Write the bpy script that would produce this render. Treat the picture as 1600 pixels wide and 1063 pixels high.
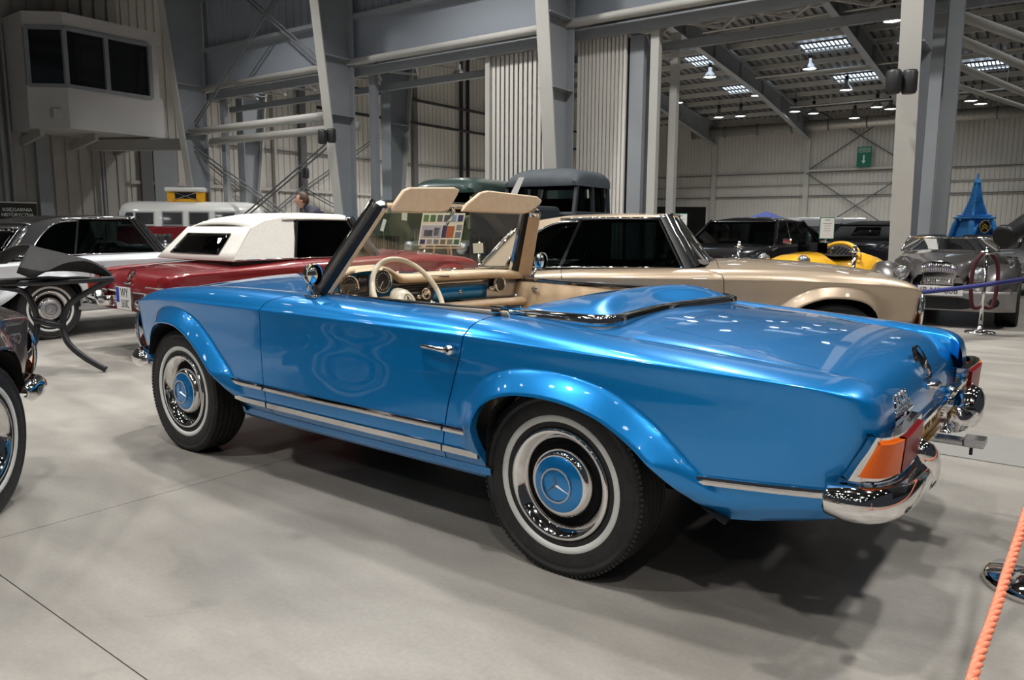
import bpy, bmesh, math, random
import numpy as np
from mathutils import Vector, Matrix
random.seed(7)
PI = math.pi
scn = bpy.context.scene
COL = scn.collection
for o in list(bpy.data.objects): bpy.data.objects.remove(o)

# ---------------------------------------------------------------- camera, world, exposure
CAM = np.array([-1.4157, 2.898, 1.1831]); YAW, PIT, ROL, FPX = -.9123, -.1437, .0052, 1202.2
VD = np.array([math.cos(PIT)*math.cos(YAW), math.cos(PIT)*math.sin(YAW), math.sin(PIT)])
_r0 = np.array([math.sin(YAW), -math.cos(YAW), 0.]); _u0 = np.cross(_r0, VD)
VR = math.cos(ROL)*_r0 + math.sin(ROL)*_u0; VU = -math.sin(ROL)*_r0 + math.cos(ROL)*_u0
cd = bpy.data.cameras.new('camera'); cam = bpy.data.objects.new('camera', cd); COL.objects.link(cam)
cd.sensor_width = 36; cd.lens = FPX*36/1600; cd.clip_start = .05; cd.clip_end = 300
cam.matrix_world = Matrix(((VR[0], VU[0], -VD[0], CAM[0]), (VR[1], VU[1], -VD[1], CAM[1]), (VR[2], VU[2], -VD[2], CAM[2]), (0, 0, 0, 1)))
scn.camera = cam
w = bpy.data.worlds.new('hall_air'); scn.world = w; w.use_nodes = True
w.node_tree.nodes['Background'].inputs[0].default_value = (.62, .68, .80, 1)
w.node_tree.nodes['Background'].inputs[1].default_value = .10
scn.view_settings.view_transform = 'Standard'; scn.view_settings.look = 'None'
scn.view_settings.gamma = 1; scn.view_settings.exposure = -1.12
try: scn.view_settings.use_curve_mapping = False
except Exception: pass
scn.cycles.max_bounces = 8; scn.cycles.diffuse_bounces = 3; scn.cycles.glossy_bounces = 5
scn.cycles.transparent_max_bounces = 16; scn.cycles.caustics_reflective = False; scn.cycles.caustics_refractive = False
scn.cycles.sample_clamp_indirect = 6

# hall frame: A runs along the line of steel columns (away to the left), B runs through it (away to the right)
HV = VD[:2]/np.linalg.norm(VD[:2]); HR = VR[:2]/np.linalg.norm(VR[:2])
_t = math.radians(53.76)
EA = -HR*math.sin(_t) + HV*math.cos(_t); EB = HR*math.cos(_t) + HV*math.sin(_t)
def pix(px, py, Z):                 # a measured point of the photograph turned into a place in the hall
    return CAM + (VD + VR*(px-800)/FPX + VU*(531.5-py)/FPX)*Z
H0 = pix(1450, 357, 11.93)[:2] + EA*.32      # foot of the nearest column, a = b = 0
def hp(a, b, z=0.): q = H0 + EA*a + EB*b; return np.array([q[0], q[1], z])
def meet(px, py, p0, n):            # where the sight line to a measured point meets a wall or ceiling plane
    d = VD + VR*(px-800)/FPX + VU*(531.5-py)/FPX
    return CAM + d*(np.dot(np.asarray(p0)-CAM, n)/np.dot(d, n))
def ground(px, Z): q = pix(px, 357, Z); return float(q[0]), float(q[1])
def heading(deg):                   # degrees from "to the right" towards "away"
    a = math.radians(deg); h = HR*math.cos(a) + HV*math.sin(a); return math.atan2(h[1], h[0])
SP = 6.35                           # column spacing

def alight(name, loc, size, power, col, target=None, shape='DISK', sy=None, parent=None):
    l = bpy.data.lights.new(name, 'AREA'); l.shape = shape; l.size = size
    if sy: l.size_y = sy
    l.energy = power; l.color = col
    o = bpy.data.objects.new(name, l); COL.objects.link(o); o.location = loc
    if parent: o.parent = parent
    if target is not None:
        d = Vector(target) - Vector(loc); o.rotation_euler = d.to_track_quat('-Z', 'Y').to_euler()
    return o

# ---------------------------------------------------------------- helpers
def tag(o, label=None, cat=None, group=None, kind=None):
    if label: o['label'] = label
    if cat: o['category'] = cat
    if group: o['group'] = group
    if kind: o['kind'] = kind
    return o
def empty(name, loc=(0, 0, 0), rz=0, label=None, cat=None, group=None, kind=None):
    o = bpy.data.objects.new(name, None); COL.objects.link(o); o.location = loc; o.rotation_euler = (0, 0, rz)
    return tag(o, label, cat, group, kind)
def link(name, me, mat, parent=None, smooth=False, label=None):
    if mat is not None:
        for m in (mat if isinstance(mat, (list, tuple)) else [mat]): me.materials.append(m)
    if smooth: me.polygons.foreach_set('use_smooth', [True]*len(me.polygons))
    o = bpy.data.objects.new(name, me); COL.objects.link(o)
    if parent is not None: o.parent = parent
    if label: o['label'] = label
    return o
def mesh(name, v, f, mat, parent=None, smooth=False, label=None):
    me = bpy.data.meshes.new(name); me.from_pydata([tuple(map(float, p)) for p in v], [], [tuple(map(int, q)) for q in f]); me.update()
    return link(name, me, mat, parent, smooth, label)
class MB:                            # collects simple solids into ONE mesh
    def __init__(s): s.v = []; s.f = []
    def add(s, v, f):
        n = len(s.v); s.v += [tuple(map(float, p)) for p in v]; s.f += [tuple(int(i)+n for i in q) for q in f]; return s
    def box(s, c, d, rz=0., m=None):
        c = np.array(c, float); x, y, z = np.array(d, float)/2
        p = np.array([(i*x, j*y, k*z) for k in (-1, 1) for j in (-1, 1) for i in (-1, 1)])
        if rz: R = np.array(((math.cos(rz), -math.sin(rz), 0), (math.sin(rz), math.cos(rz), 0), (0, 0, 1))); p = p @ R.T
        if m is not None: p = p @ np.array(m).T
        return s.add(p + c, [(0, 2, 3, 1), (4, 5, 7, 6), (0, 1, 5, 4), (2, 6, 7, 3), (0, 4, 6, 2), (1, 3, 7, 5)])
    def beam(s, a, b, wd, ht, up=(0, 0, 1)):   # rectangular bar from a to b
        a = np.array(a, float); b = np.array(b, float); d = b-a; d /= np.linalg.norm(d)
        u = np.array(up, float); r = np.cross(d, u)
        if np.linalg.norm(r) < 1e-4: r = np.cross(d, (1, 0, 0))
        r /= np.linalg.norm(r); u = np.cross(r, d)
        q = []
        for e in (a, b):
            for i, j in ((-1, -1), (1, -1), (1, 1), (-1, 1)): q.append(e + r*i*wd/2 + u*j*ht/2)
        return s.add(q, [(0, 1, 2, 3), (7, 6, 5, 4), (0, 4, 5, 1), (1, 5, 6, 2), (2, 6, 7, 3), (3, 7, 4, 0)])
    def tube(s, pts, r, n=8, caps=True):
        pts = [np.array(p, float) for p in pts]; rr = r if isinstance(r, (list, tuple)) else [r]*len(pts)
        vs = []; prev = None
        for i, p in enumerate(pts):
            d = pts[min(i+1, len(pts)-1)] - pts[max(i-1, 0)]; d /= max(np.linalg.norm(d), 1e-9)
            if prev is None:
                a = np.array((0, 0, 1.)) if abs(d[2]) < .9 else np.array((1., 0, 0))
                u = np.cross(d, a)
            else: u = prev - d*np.dot(prev, d)
            u /= max(np.linalg.norm(u), 1e-9); prev = u; w_ = np.cross(d, u)
            for k in range(n): t = 2*PI*k/n; vs.append(p + (u*math.cos(t) + w_*math.sin(t))*rr[i])
        fs = [(i*n+k, i*n+(k+1) % n, (i+1)*n+(k+1) % n, (i+1)*n+k) for i in range(len(pts)-1) for k in range(n)]
        if caps: fs += [tuple(range(n-1, -1, -1)), tuple(range((len(pts)-1)*n, len(pts)*n))]
        return s.add(vs, fs)
    def lathe(s, prof, c=(0, 0, 0), axis='z', n=32):
        vs = []; c = np.array(c, float)
        for (r, h) in prof:
            for k in range(n):
                t = 2*PI*k/n; a, b = r*math.cos(t), r*math.sin(t)
                vs.append(c + np.array({'z': (a, b, h), 'y': (a, h, b), 'x': (h, a, b)}[axis]))
        m = len(prof)
        fs = [(i*n+k, i*n+(k+1) % n, (i+1)*n+(k+1) % n, (i+1)*n+k) for i in range(m-1) for k in range(n)]
        
        
        return s.add(vs, fs)
    def prism(s, poly, o, u, v, nrm, th):  # polygon poly[(a,b)] in the plane o + a*u + b*v, thickness th along nrm
        o, u, v, nrm = [np.array(q, float) for q in (o, u, v, nrm)]; n = len(poly)
        A = [o+u*a+v*b for a, b in poly]; B = [p+nrm*th for p in A]
        return s.add(A+B, [tuple(range(n-1, -1, -1)), tuple(range(n, 2*n))] + [(i, (i+1) % n, n+(i+1) % n, n+i) for i in range(n)])
    def make(s, name, mat, parent=None, smooth=False, label=None, bevel=0, auto=None):
        o = mesh(name, s.v, s.f, mat, parent, smooth, label)
        bm = bmesh.new(); bm.from_mesh(o.data); bmesh.ops.recalc_face_normals(bm, faces=bm.faces); bm.to_mesh(o.data); bm.free()
        if bevel: b = o.modifiers.new('bevel', 'BEVEL'); b.width = bevel; b.segments = 2; b.limit_method = 'ANGLE'
        if auto is not None: sharp(o, auto)
        return o
def sharp(o, ang=35):
    me = o.data; me.polygons.foreach_set('use_smooth', [True]*len(me.polygons))
    try: me.set_sharp_from_angle(angle=math.radians(ang))
    except Exception: pass
    return o
def gridmesh(name, P, mat, parent=None, closed=False, solid=0, label=None, ang=None, flip=False):
    P = np.asarray(P, float); n, m = P.shape[:2]; idx = np.arange(n*m).reshape(n, m)
    if closed: idx = np.concatenate([idx, idx[:, :1]], 1)
    a, b, c, d = idx[:-1, :-1].ravel(), idx[1:, :-1].ravel(), idx[1:, 1:].ravel(), idx[:-1, 1:].ravel()
    F = np.stack([a, d, c, b] if flip else [a, b, c, d], 1)
    o = mesh(name, P.reshape(-1, 3), F, mat, parent, True, label)
    if solid: k = o.modifiers.new('solid', 'SOLIDIFY'); k.thickness = solid; k.offset = 0
    if ang: sharp(o, ang)
    return o
def text(name, body, size, mat, parent, M, ext=.001, align='CENTER', sx=1.):
    c = bpy.data.curves.new(name, 'FONT'); c.body = body; c.size = size; c.extrude = ext; c.align_x = align; c.align_y = 'CENTER'
    tmp = bpy.data.objects.new('lettering', c); COL.objects.link(tmp); me = bpy.data.meshes.new_from_object(tmp); bpy.data.objects.remove(tmp)
    me.materials.clear(); me.materials.append(mat); o = bpy.data.objects.new(name, me); COL.objects.link(o); o.parent = parent
    o.matrix_local = M @ Matrix.Diagonal((sx, 1, 1, 1)); return o
def frame(o, xa, ya):               # matrix with local x along xa and local y along ya
    xa = Vector(xa).normalized(); ya = Vector(ya); ya = (ya - xa*ya.dot(xa)).normalized(); za = xa.cross(ya)
    return Matrix(((xa[0], ya[0], za[0], o[0]), (xa[1], ya[1], za[1], o[1]), (xa[2], ya[2], za[2], o[2]), (0, 0, 0, 1)))
def smooth_pts(pts, n=8, closed=False):   # Catmull-Rom
    P = np.array(pts, float); out = []; N = len(P)
    rng = range(N if closed else N-1)
    for i in rng:
        p0 = P[(i-1) % N] if closed or i > 0 else P[0]; p1 = P[i]; p2 = P[(i+1) % N]; p3 = P[(i+2) % N] if closed or i+2 < N else P[-1]
        for k in range(n):
            t = k/n; out.append(.5*((2*p1)+(-p0+p2)*t+(2*p0-5*p1+4*p2-p3)*t*t+(-p0+3*p1-3*p2+p3)*t**3))
    if not closed: out.append(P[-1])
    return np.array(out)

# ---------------------------------------------------------------- materials
def mat(name, col, rough=.5, metal=0., **k):
    m = bpy.data.materials.new(name); m.use_nodes = True; b = m.node_tree.nodes['Principled BSDF']
    b.inputs['Base Color'].default_value = (*col, 1); b.inputs['Roughness'].default_value = rough; b.inputs['Metallic'].default_value = metal
    for a, v in k.items(): b.inputs[a.replace('_', ' ')].default_value = v
    return m
def noise_mat(name, c1, c2, scale=8, rough=.6, metal=0., bump=0., detail=4, coords='Object', **k):
    m = mat(name, c1, rough, metal, **k); nt = m.node_tree; N, L = nt.nodes, nt.links; b = N['Principled BSDF']
    tc = N.new('ShaderNodeTexCoord'); no = N.new('ShaderNodeTexNoise'); no.inputs['Scale'].default_value = scale; no.inputs['Detail'].default_value = detail
    L.new(tc.outputs[coords], no.inputs['Vector'])
    r = N.new('ShaderNodeValToRGB'); r.color_ramp.elements[0].position = .35; r.color_ramp.elements[1].position = .65
    r.color_ramp.elements[0].color = (*c1, 1); r.color_ramp.elements[1].color = (*c2, 1)
    L.new(no.outputs['Fac'], r.inputs[0]); L.new(r.outputs[0], b.inputs['Base Color'])
    if bump: bp = N.new('ShaderNodeBump'); bp.inputs['Strength'].default_value = bump; bp.inputs['Distance'].default_value = .01; L.new(no.outputs['Fac'], bp.inputs['Height']); L.new(bp.outputs[0], b.inputs['Normal'])
    return m
def paint(name, col, metal=.55, rough=.32, edge=None):
    m = mat(name, col, rough, metal, Coat_Weight=1., Coat_Roughness=.03); nt = m.node_tree; N, L = nt.nodes, nt.links; b = N['Principled BSDF']
    tc = N.new('ShaderNodeTexCoord'); no = N.new('ShaderNodeTexNoise'); no.inputs['Scale'].default_value = 900; no.inputs['Detail'].default_value = 1
    L.new(tc.outputs['Object'], no.inputs['Vector'])
    mx = N.new('ShaderNodeMix'); mx.data_type = 'RGBA'; mx.inputs[6].default_value = (*[c*.9 for c in col], 1); mx.inputs[7].default_value = (*[min(1, c*1.1) for c in col], 1)
    L.new(no.outputs['Fac'], mx.inputs[0]); L.new(mx.outputs[2], b.inputs['Base Color'])
    return m
def glass(name, tint=(1, 1, 1), refl=1.0, ior=1.5):
    m = bpy.data.materials.new(name); m.use_nodes = True; nt = m.node_tree; N, L = nt.nodes, nt.links; N.clear()
    o = N.new('ShaderNodeOutputMaterial'); t = N.new('ShaderNodeBsdfTransparent'); t.inputs[0].default_value = (*tint, 1)
    g = N.new('ShaderNodeBsdfGlossy'); g.inputs['Roughness'].default_value = .01; f = N.new('ShaderNodeFresnel'); f.inputs[0].default_value = ior
    x = N.new('ShaderNodeMixShader'); L.new(f.outputs[0], x.inputs[0]); L.new(t.outputs[0], x.inputs[1]); L.new(g.outputs[0], x.inputs[2]); L.new(x.outputs[0], o.inputs[0])
    return m
def emis(name, col, s):
    m = bpy.data.materials.new(name); m.use_nodes = True; nt = m.node_tree; N, L = nt.nodes, nt.links; N.clear()
    o = N.new('ShaderNodeOutputMaterial'); e = N.new('ShaderNodeEmission'); e.inputs[0].default_value = (*col, 1); e.inputs[1].default_value = s; L.new(e.outputs[0], o.inputs[0]); return m
M = dict(
 blue=paint('blue_metallic_paint', (.002, .255, .70), .55, .30), red=paint('red_paint', (.21, .003, .008), .05, .35),
 white=paint('white_paint', (.62, .64, .67), 0, .3), black=paint('black_paint', (.006, .006, .008), 0, .25), tan=paint('tan_metallic_paint', (.50, .385, .275), .35, .34),
 brown=paint('dark_brown_paint', (.045, .028, .024), .3, .3), grey=paint('grey_metallic_paint', (.12, .112, .112), .6, .3), yellow=paint('yellow_paint', (.80, .42, .02), 0, .3),
 green=paint('army_green_paint', (.055, .075, .042), 0, .5), slate=noise_mat('slate_canvas', (.035, .045, .055), (.05, .06, .07), 6, .7), silver=paint('silver_paint', (.42, .43, .45), .6, .3),
 chrome=mat('chrome', (.82, .81, .80), .05, 1.), satin=mat('brushed_metal', (.55, .55, .56), .28, 1.), darkmetal=mat('dark_metal', (.05, .05, .055), .4, .8),
 rubber=noise_mat('tyre_rubber', (.012, .012, .013), (.02, .02, .021), 40, .65, bump=.15), seal=mat('black_rubber_seal', (.01, .01, .011), .28), dark=mat('dark_void', (.006, .006, .007), .9),
 whitewall=mat('whitewall_rubber', (.72, .73, .71), .5), beige=noise_mat('cream_leather', (.74, .55, .36), (.79, .60, .41), 30, .42, bump=.08), ivory=mat('ivory_plastic', (.80, .72, .56), .3),
 carpet=noise_mat('dark_carpet', (.05, .045, .04), (.09, .08, .07), 90, .95), fabric=noise_mat('off_white_canvas', (.66, .63, .58), (.72, .69, .64), 60, .85, bump=.1), blackcanvas=noise_mat('black_canvas', (.055, .057, .062), (.075, .077, .083), 50, .85),
 glass=glass('clear_glass', (.93, .96, .94)), dglass=glass('tinted_glass', (.30, .36, .36), ior=1.6), amber=mat('amber_lens', (.80, .13, .005), .25, 0), redlens=mat('red_lens', (.20, .004, .006), .32, 0, Specular_IOR_Level=.25),
 clearlens=mat('headlamp_glass', (.42, .44, .46), .08, .7, Coat_Weight=1.), gauge=mat('gauge_face', (.012, .012, .013), .3, 0, Coat_Weight=.6), plateyellow=mat('number_plate_yellow', (.72, .38, .015), .35, 0, Coat_Weight=.4),
 platewhite=mat('number_plate_white', (.78, .78, .76), .4), ink=mat('black_ink', (.008, .008, .008), .5), euroblue=mat('plate_blue', (.01, .04, .45), .4), paper=mat('white_paper', (.80, .80, .78), .7), cream=mat('cream_card', (.78, .76, .58), .7),
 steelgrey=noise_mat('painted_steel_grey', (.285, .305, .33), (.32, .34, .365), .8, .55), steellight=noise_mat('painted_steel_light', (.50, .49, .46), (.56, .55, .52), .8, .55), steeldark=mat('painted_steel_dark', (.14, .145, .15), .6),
 clad=noise_mat('pale_cladding', (.60, .58, .54), (.66, .64, .60), .5, .55), cladgrey=noise_mat('blue_grey_cladding', (.32, .355, .41), (.36, .40, .455), .5, .5), cladshade=noise_mat('shaded_cladding', (.40, .385, .36), (.46, .44, .415), .4, .6),
 deck=mat('roof_decking', (.20, .20, .20), .6), plaster=noise_mat('white_plaster', (.60, .585, .585), (.66, .65, .65), .7, .7), pleat=mat('pleated_door_panel', (.78, .75, .70), .5), groove=mat('groove_dark', (.03, .03, .035), .7),
 wood=noise_mat('pale_wood', (.55, .36, .2), (.65, .45, .27), 12, .6), signgreen=mat('sign_green', (.0, .16, .10), .5), signwhite=mat('sign_white', (.72, .80, .74), .5), eiffel=mat('glossy_blue_plastic', (.06, .36, .90), .35),
 rope=noise_mat('orange_rope', (.85, .20, .10), (.95, .30, .18), 120, .7), ropeblue=mat('navy_velvet', (.006, .012, .16), .8, 0, Sheen_Weight=.5), ropemaroon=mat('maroon_velvet', (.06, .006, .012), .8), orange=mat('orange_canvas', (.85, .42, .01), .7),
 skin=noise_mat('skin', (.62, .34, .25), (.68, .39, .29), 9, .5), hair=mat('brown_hair', (.07, .035, .02), .6), jacket=mat('navy_jacket', (.012, .015, .03), .7), duct=noise_mat('foil_duct', (.5, .48, .44), (.62, .6, .56), 6, .35, .6),
 lampglow=emis('lamp_glow', (.95, 1., .98), 30), skyglow=emis('skylight_glow', (.72, .86, 1.), 5.5), plum=mat('plastic_dark', (.03, .03, .032), .45), graphite=noise_mat('graphite_plastic', (.014, .013, .014), (.022, .021, .022), 30, .62, Specular_IOR_Level=.2),
)
# ================================================================ lamps of this hall (each is a real high-bay lamp hanging above)
def highbay(loc, power, label, group, size=.5, scale=1., glow=True):
    t = empty('high_bay_lamp', loc, 0, label, 'lamp', group)
    k = scale
    MB().lathe([(.05*k, .36*k), (.07*k, .34*k), (.08*k, .20*k), (.16*k, .12*k), (.24*k, 0), (.25*k, -.03*k)], (0, 0, 0), 'z', 20).make('lamp_shade', M['satin'], t, True)
    MB().lathe([(.0001, .52*k), (.07*k, .52*k), (.07*k, .34*k), (.0001, .34*k)], (0, 0, 0), 'z', 12).make('ballast_box', M['darkmetal'], t, True)
    MB().tube([(0, 0, .5*k), (0, 0, 1.5*k)], .012*k, 5).make('suspension_cable', M['darkmetal'], t)
    if glow: MB().lathe([(.0001, -.01*k), (.10*k, -.012*k), (.235*k, .0)], (0, 0, 0), 'z', 20).make('bulb', M['lampglow'], t, True)
    if power: L_o = alight('lamp_light', (0, 0, -.06*k), size, power, (1, .98, .945), None, 'DISK', parent=t); L_o.data.spread = math.radians(125)
    return t
near_ab = [(-5, -23.5, 1.3), (3, -23.5, 1.3), (11, -23.5, 1.2), (-5, -17.5, 1.4), (3, -17.5, 1.5), (11, -17.5, 1.2), (-4, -10.5, 1.1), (2.5, -9., 1.4), (9, -9., 1.4), (16, -10, 1.2), (-4, -4., 1.9), (2, -3.2, 2.2), (8, -3.4, 2.2), (14.5, -3.6, 1.5), (-1, -13.4, 1.), (6, -13.4, 1.)]
for a, b, k in near_ab: highbay(hp(a, b, 8.6), 310*k, 'high bay lamp hanging in the dark roof above the show cars, out of view', 'lamps above the cars', .45)

for i in range(8):
    for j in range(7):
        a, b = -9+i*3.1+(j % 2)*1.5, -30+j*4.0
        if all(abs(a-p[0])+abs(b-p[1]) > 1.6 for p in near_ab): highbay(hp(a, b, 9.1), 0, 'high bay lamp hanging in the dark roof above the show cars, out of view', 'lamps above the cars', .45)
# ================================================================ floor slabs
def slabmat():
    m = mat('polished_concrete', (.4, .38, .35), .28); nt = m.node_tree; N, L = nt.nodes, nt.links; b = N['Principled BSDF']
    tc = N.new('ShaderNodeNewGeometry')
    def noise(sc, det, dist=0, sx=1.):
        mp = N.new('ShaderNodeMapping'); mp.inputs['Scale'].default_value = (sx, 1, 1); L.new(tc.outputs['Position'], mp.inputs[0])
        n = N.new('ShaderNodeTexNoise'); n.inputs['Scale'].default_value = sc; n.inputs['Detail'].default_value = det; n.inputs['Distortion'].default_value = dist; L.new(mp.outputs[0], n.inputs['Vector']); return n
    n1, n2, n3, n4 = noise(.9, 6, .6), noise(5, 8, .3, .35), noise(60, 4), noise(2.2, 3, 1.5)
    r = N.new('ShaderNodeValToRGB'); e = r.color_ramp.elements; e[0].position = .30; e[0].color = (.235, .216, .192, 1); e[1].position = .70; e[1].color = (.385, .360, .325, 1); L.new(n1.outputs['Fac'], r.inputs[0])
    def mul(a, n, lo, hi, p0=.35, p1=.65):
        q = N.new('ShaderNodeMapRange'); q.inputs[1].default_value = p0; q.inputs[2].default_value = p1; q.inputs[3].default_value = lo; q.inputs[4].default_value = hi; L.new(n.outputs['Fac'], q.inputs[0])
        x = N.new('ShaderNodeMix'); x.data_type = 'RGBA'; x.blend_type = 'MULTIPLY'; x.inputs[0].default_value = 1; L.new(a, x.inputs[6]); L.new(q.outputs[0], x.inputs[7]); return x.outputs[2]
    c = mul(r.outputs[0], n2, .86, 1.08); c = mul(c, n3, .95, 1.04); c = mul(c, n4, .86, 1.0, .28, .36); L.new(c, b.inputs['Base Color'])
    q = N.new('ShaderNodeMapRange'); q.inputs[3].default_value = .30; q.inputs[4].default_value = .50; L.new(n2.outputs['Fac'], q.inputs[0]); L.new(q.outputs[0], b.inputs['Roughness'])
    bp = N.new('ShaderNodeBump'); bp.inputs['Strength'].default_value = .06; bp.inputs['Distance'].default_value = .005; L.new(n3.outputs['Fac'], bp.inputs['Height']); L.new(bp.outputs[0], b.inputs['Normal'])
    return m
M['concrete'] = slabmat(); M['joint'] = mat('joint_filler', (.10, .095, .09), .8)
fl = MB().box((8, -24, -.06), (60, 76, .10)).make('floor', M['joint']); tag(fl, 'grey polished concrete hall floor in large slabs', kind='structure')
SX, SY = 5.5, 3.65; g = .004
sl = mesh('slab', [(x, y, z) for z in (-.02, 0) for y in (0, SY-g) for x in (0, SX-g)], [(0, 2, 3, 1), (4, 5, 7, 6), (0, 1, 5, 4), (2, 6, 7, 3), (0, 4, 6, 2), (1, 3, 7, 5)], M['concrete'], fl)
first = True
for i in range(-4, 6):
    for j in range(-16, 4):
        o = sl if first else sl.copy()
        if not first: COL.objects.link(o); o.parent = fl
        first = False; o.location = (1.85+i*SX, -1.65+j*SY, 0)
MB().box((-4.9, -1.97, .002), (8.4, .62, .004)).make('channel_cover', noise_mat('channel_steel', (.20, .195, .185), (.26, .25, .235), 200, .55), fl)

# ================================================================ walls
def ribs(name, p0, d, n, length, z0, z1, matl, pitch=.34, depth=.04, rib=.05, parent=None, kind='structure', label=None):
    """corrugated sheet: p0 start, d unit direction along the wall, n outward normal"""
    p0, d, n = [np.array(q, float) for q in (p0, d, n)]; pr = []; s = 0
    while s < length:
        pr += [(s, 0), (s+pitch-rib-.03, 0), (s+pitch-rib-.015, -depth), (s+pitch-.015, -depth)]; s += pitch
    v = [p0 + d*a + n*b + np.array((0, 0, z)) for z in (z0, z1) for a, b in pr]; m = len(pr)
    o = mesh(name, v, [(i, i+1, m+i+1, m+i) for i in range(m-1)], matl, parent, False)
    if kind: o['kind'] = kind
    if label: o['label'] = label
    return o
eA, eB = np.array((*EA, 0)), np.array((*EB, 0)); AW, BW = 4*SP-.32, 39.7
wl = ribs('wall_left', hp(AW, -34), eB, -eA, 34.6, 0, 14, M['cladshade'], .42, .05, .09, label='ribbed metal end wall behind the white booth, coloured darker for its shade')  # darker cladding colour stands in for the weaker light on this side
w2 = ribs('wall_left', hp(AW, .6), eB, -eA, 39.6, 0, 13.4, M['clad'], .30, .04, .05, label='pale ribbed metal end wall of the far hall')
wb = ribs('wall_back', hp(AW, BW), -eA, -eB, 62, 0, 10, M['clad'], .25, .035, .04, label='pale ribbed metal wall across the back of the far hall')
# roof of the far hall
rz = lambda b: 8.7 + (BW-b)*.105
ce = empty('ceiling', tuple(hp(0, 20, 10)), 0, 'grey profiled metal roof of the far hall on steel rafters', None, None, 'structure')
def cpart(mb_or_obj): mb_or_obj.parent = ce; mb_or_obj.matrix_parent_inverse = Matrix.Translation(-Vector(ce.location)); return mb_or_obj
pr = []; s = -3.
while s < 42: pr += [(s, 0), (s+.30, 0), (s+.38, .14), (s+.68, .14)]; s += .76
v = [hp(a, b, rz(b)+h) for a in (-36, AW+.2) for b, h in pr]; m_ = len(pr)
# decking corrugation runs along B: sawtooth edges show against every purlin
pr = []; s = -36.
while s < AW: pr += [(s, 0), (s+.16, 0), (s+.20, .12), (s+.36, .12)]; s += .40
v = [hp(a, b, rz(b)+h) for b in (0, BW+.3) for a, h in pr]; m_ = len(pr)
cpart(mesh('roof_deck', v, [(i, i+1, m_+i+1, m_+i) for i in range(m_-1)], M['deck']))
for k, b in enumerate(np.arange(2, 39.5, 1.9)):
    cpart(MB().beam(hp(-36, b, rz(b)-.16), hp(AW, b, rz(b)-.16), .09, .26).make('purlin', M['steellight']))
for k in range(-5, 4):
    a = k*SP; mb = MB()
    for b0, b1, h0, h1 in ((1.2, 9, 1.9, .95), (9, 30, .95, .85), (30, 39.4, .85, 1.3)):
        t0, t1 = rz(b0)-.35, rz(b1)-.35
        mb.add([hp(a+sg, b, z) for b, z in ((b0, t0), (b1, t1), (b1, t1-h1), (b0, t0-h0)) for sg in (-.012, .012)], [(0, 2, 4, 6), (1, 7, 5, 3), (0, 1, 3, 2), (4, 5, 7, 6)])
        mb.beam(hp(a, b0, t0-h0), hp(a, b1, t1-h1), .30, .03).beam(hp(a, b0, t0), hp(a, b1, t1), .30, .03)
        if h0 < 1.5:
            for bb in np.arange(b0, b1, 3.5): mb.beam(hp(a, bb, rz(bb)-.4), hp(a, bb, rz(bb)-1.1), .28, .02, (EB[0], EB[1], 0))
    cpart(mb.make('rafter', M['steelgrey']))
for zz, bb in ((-1.0, 20.), (-1.1, 27.), (-1.2, 33.)):
    cpart(MB().tube([hp(-30, bb, rz(bb)+zz), hp(12, bb, rz(bb)+zz)], .045, 6).make('ceiling_rail', M['steellight']))
    for a in np.arange(-28, 12, 4.2): cpart(MB().beam(hp(a, bb, rz(bb)+zz), hp(a, bb, rz(bb)), .03, .03, (1, 0, 0)).make('rail_hanger', M['steellight']))
# skylights with grids, at their measured places
nrm_roof = np.cross(eA, eB + np.array((0, 0, -.105))); p_roof = hp(0, 20, rz(20)-.30)
for px, py, wd in ((1105, 95, 62), (1290, 75, 70), (1337, 123, 62), (1163, 140, 62), (1540, 105, 60), (1215, 172, 40), (1410, 170, 50)):
    q = meet(px, py, p_roof, nrm_roof); Z = (q-CAM)@VD; w_ = wd*Z/FPX/2; b = float((q[:2]-H0)@EB); a = float((q[:2]-H0)@EA)
    if py > 150: continue
    t = empty('skylight', tuple(q), 0); cpart(t); t.matrix_parent_inverse = Matrix.Translation(-Vector(ce.location))
    c_ = MB()
    def R(a0, b0, z0=0.): r = hp(a+a0, b+b0, 0); return (r[0]-q[0], r[1]-q[1], rz(b+b0)-.2+z0-q[2])
    MB().add([R(-w_, -.75), R(w_, -.75), R(w_, .75), R(-w_, .75)], [(0, 1, 2, 3)]).make('skylight_pane', M['skyglow'], t)
    mb = MB()
    for s in np.linspace(-w_, w_, 12): mb.beam(R(s, -.85, -.03), R(s, .85, -.03), .05, .05)
    for s in (-.85, 0, .85): mb.beam(R(-w_-.1, s, -.05), R(w_+.1, s, -.05), .07, .08)
    mb.make('skylight_grid', M['steeldark'], t)
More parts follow.
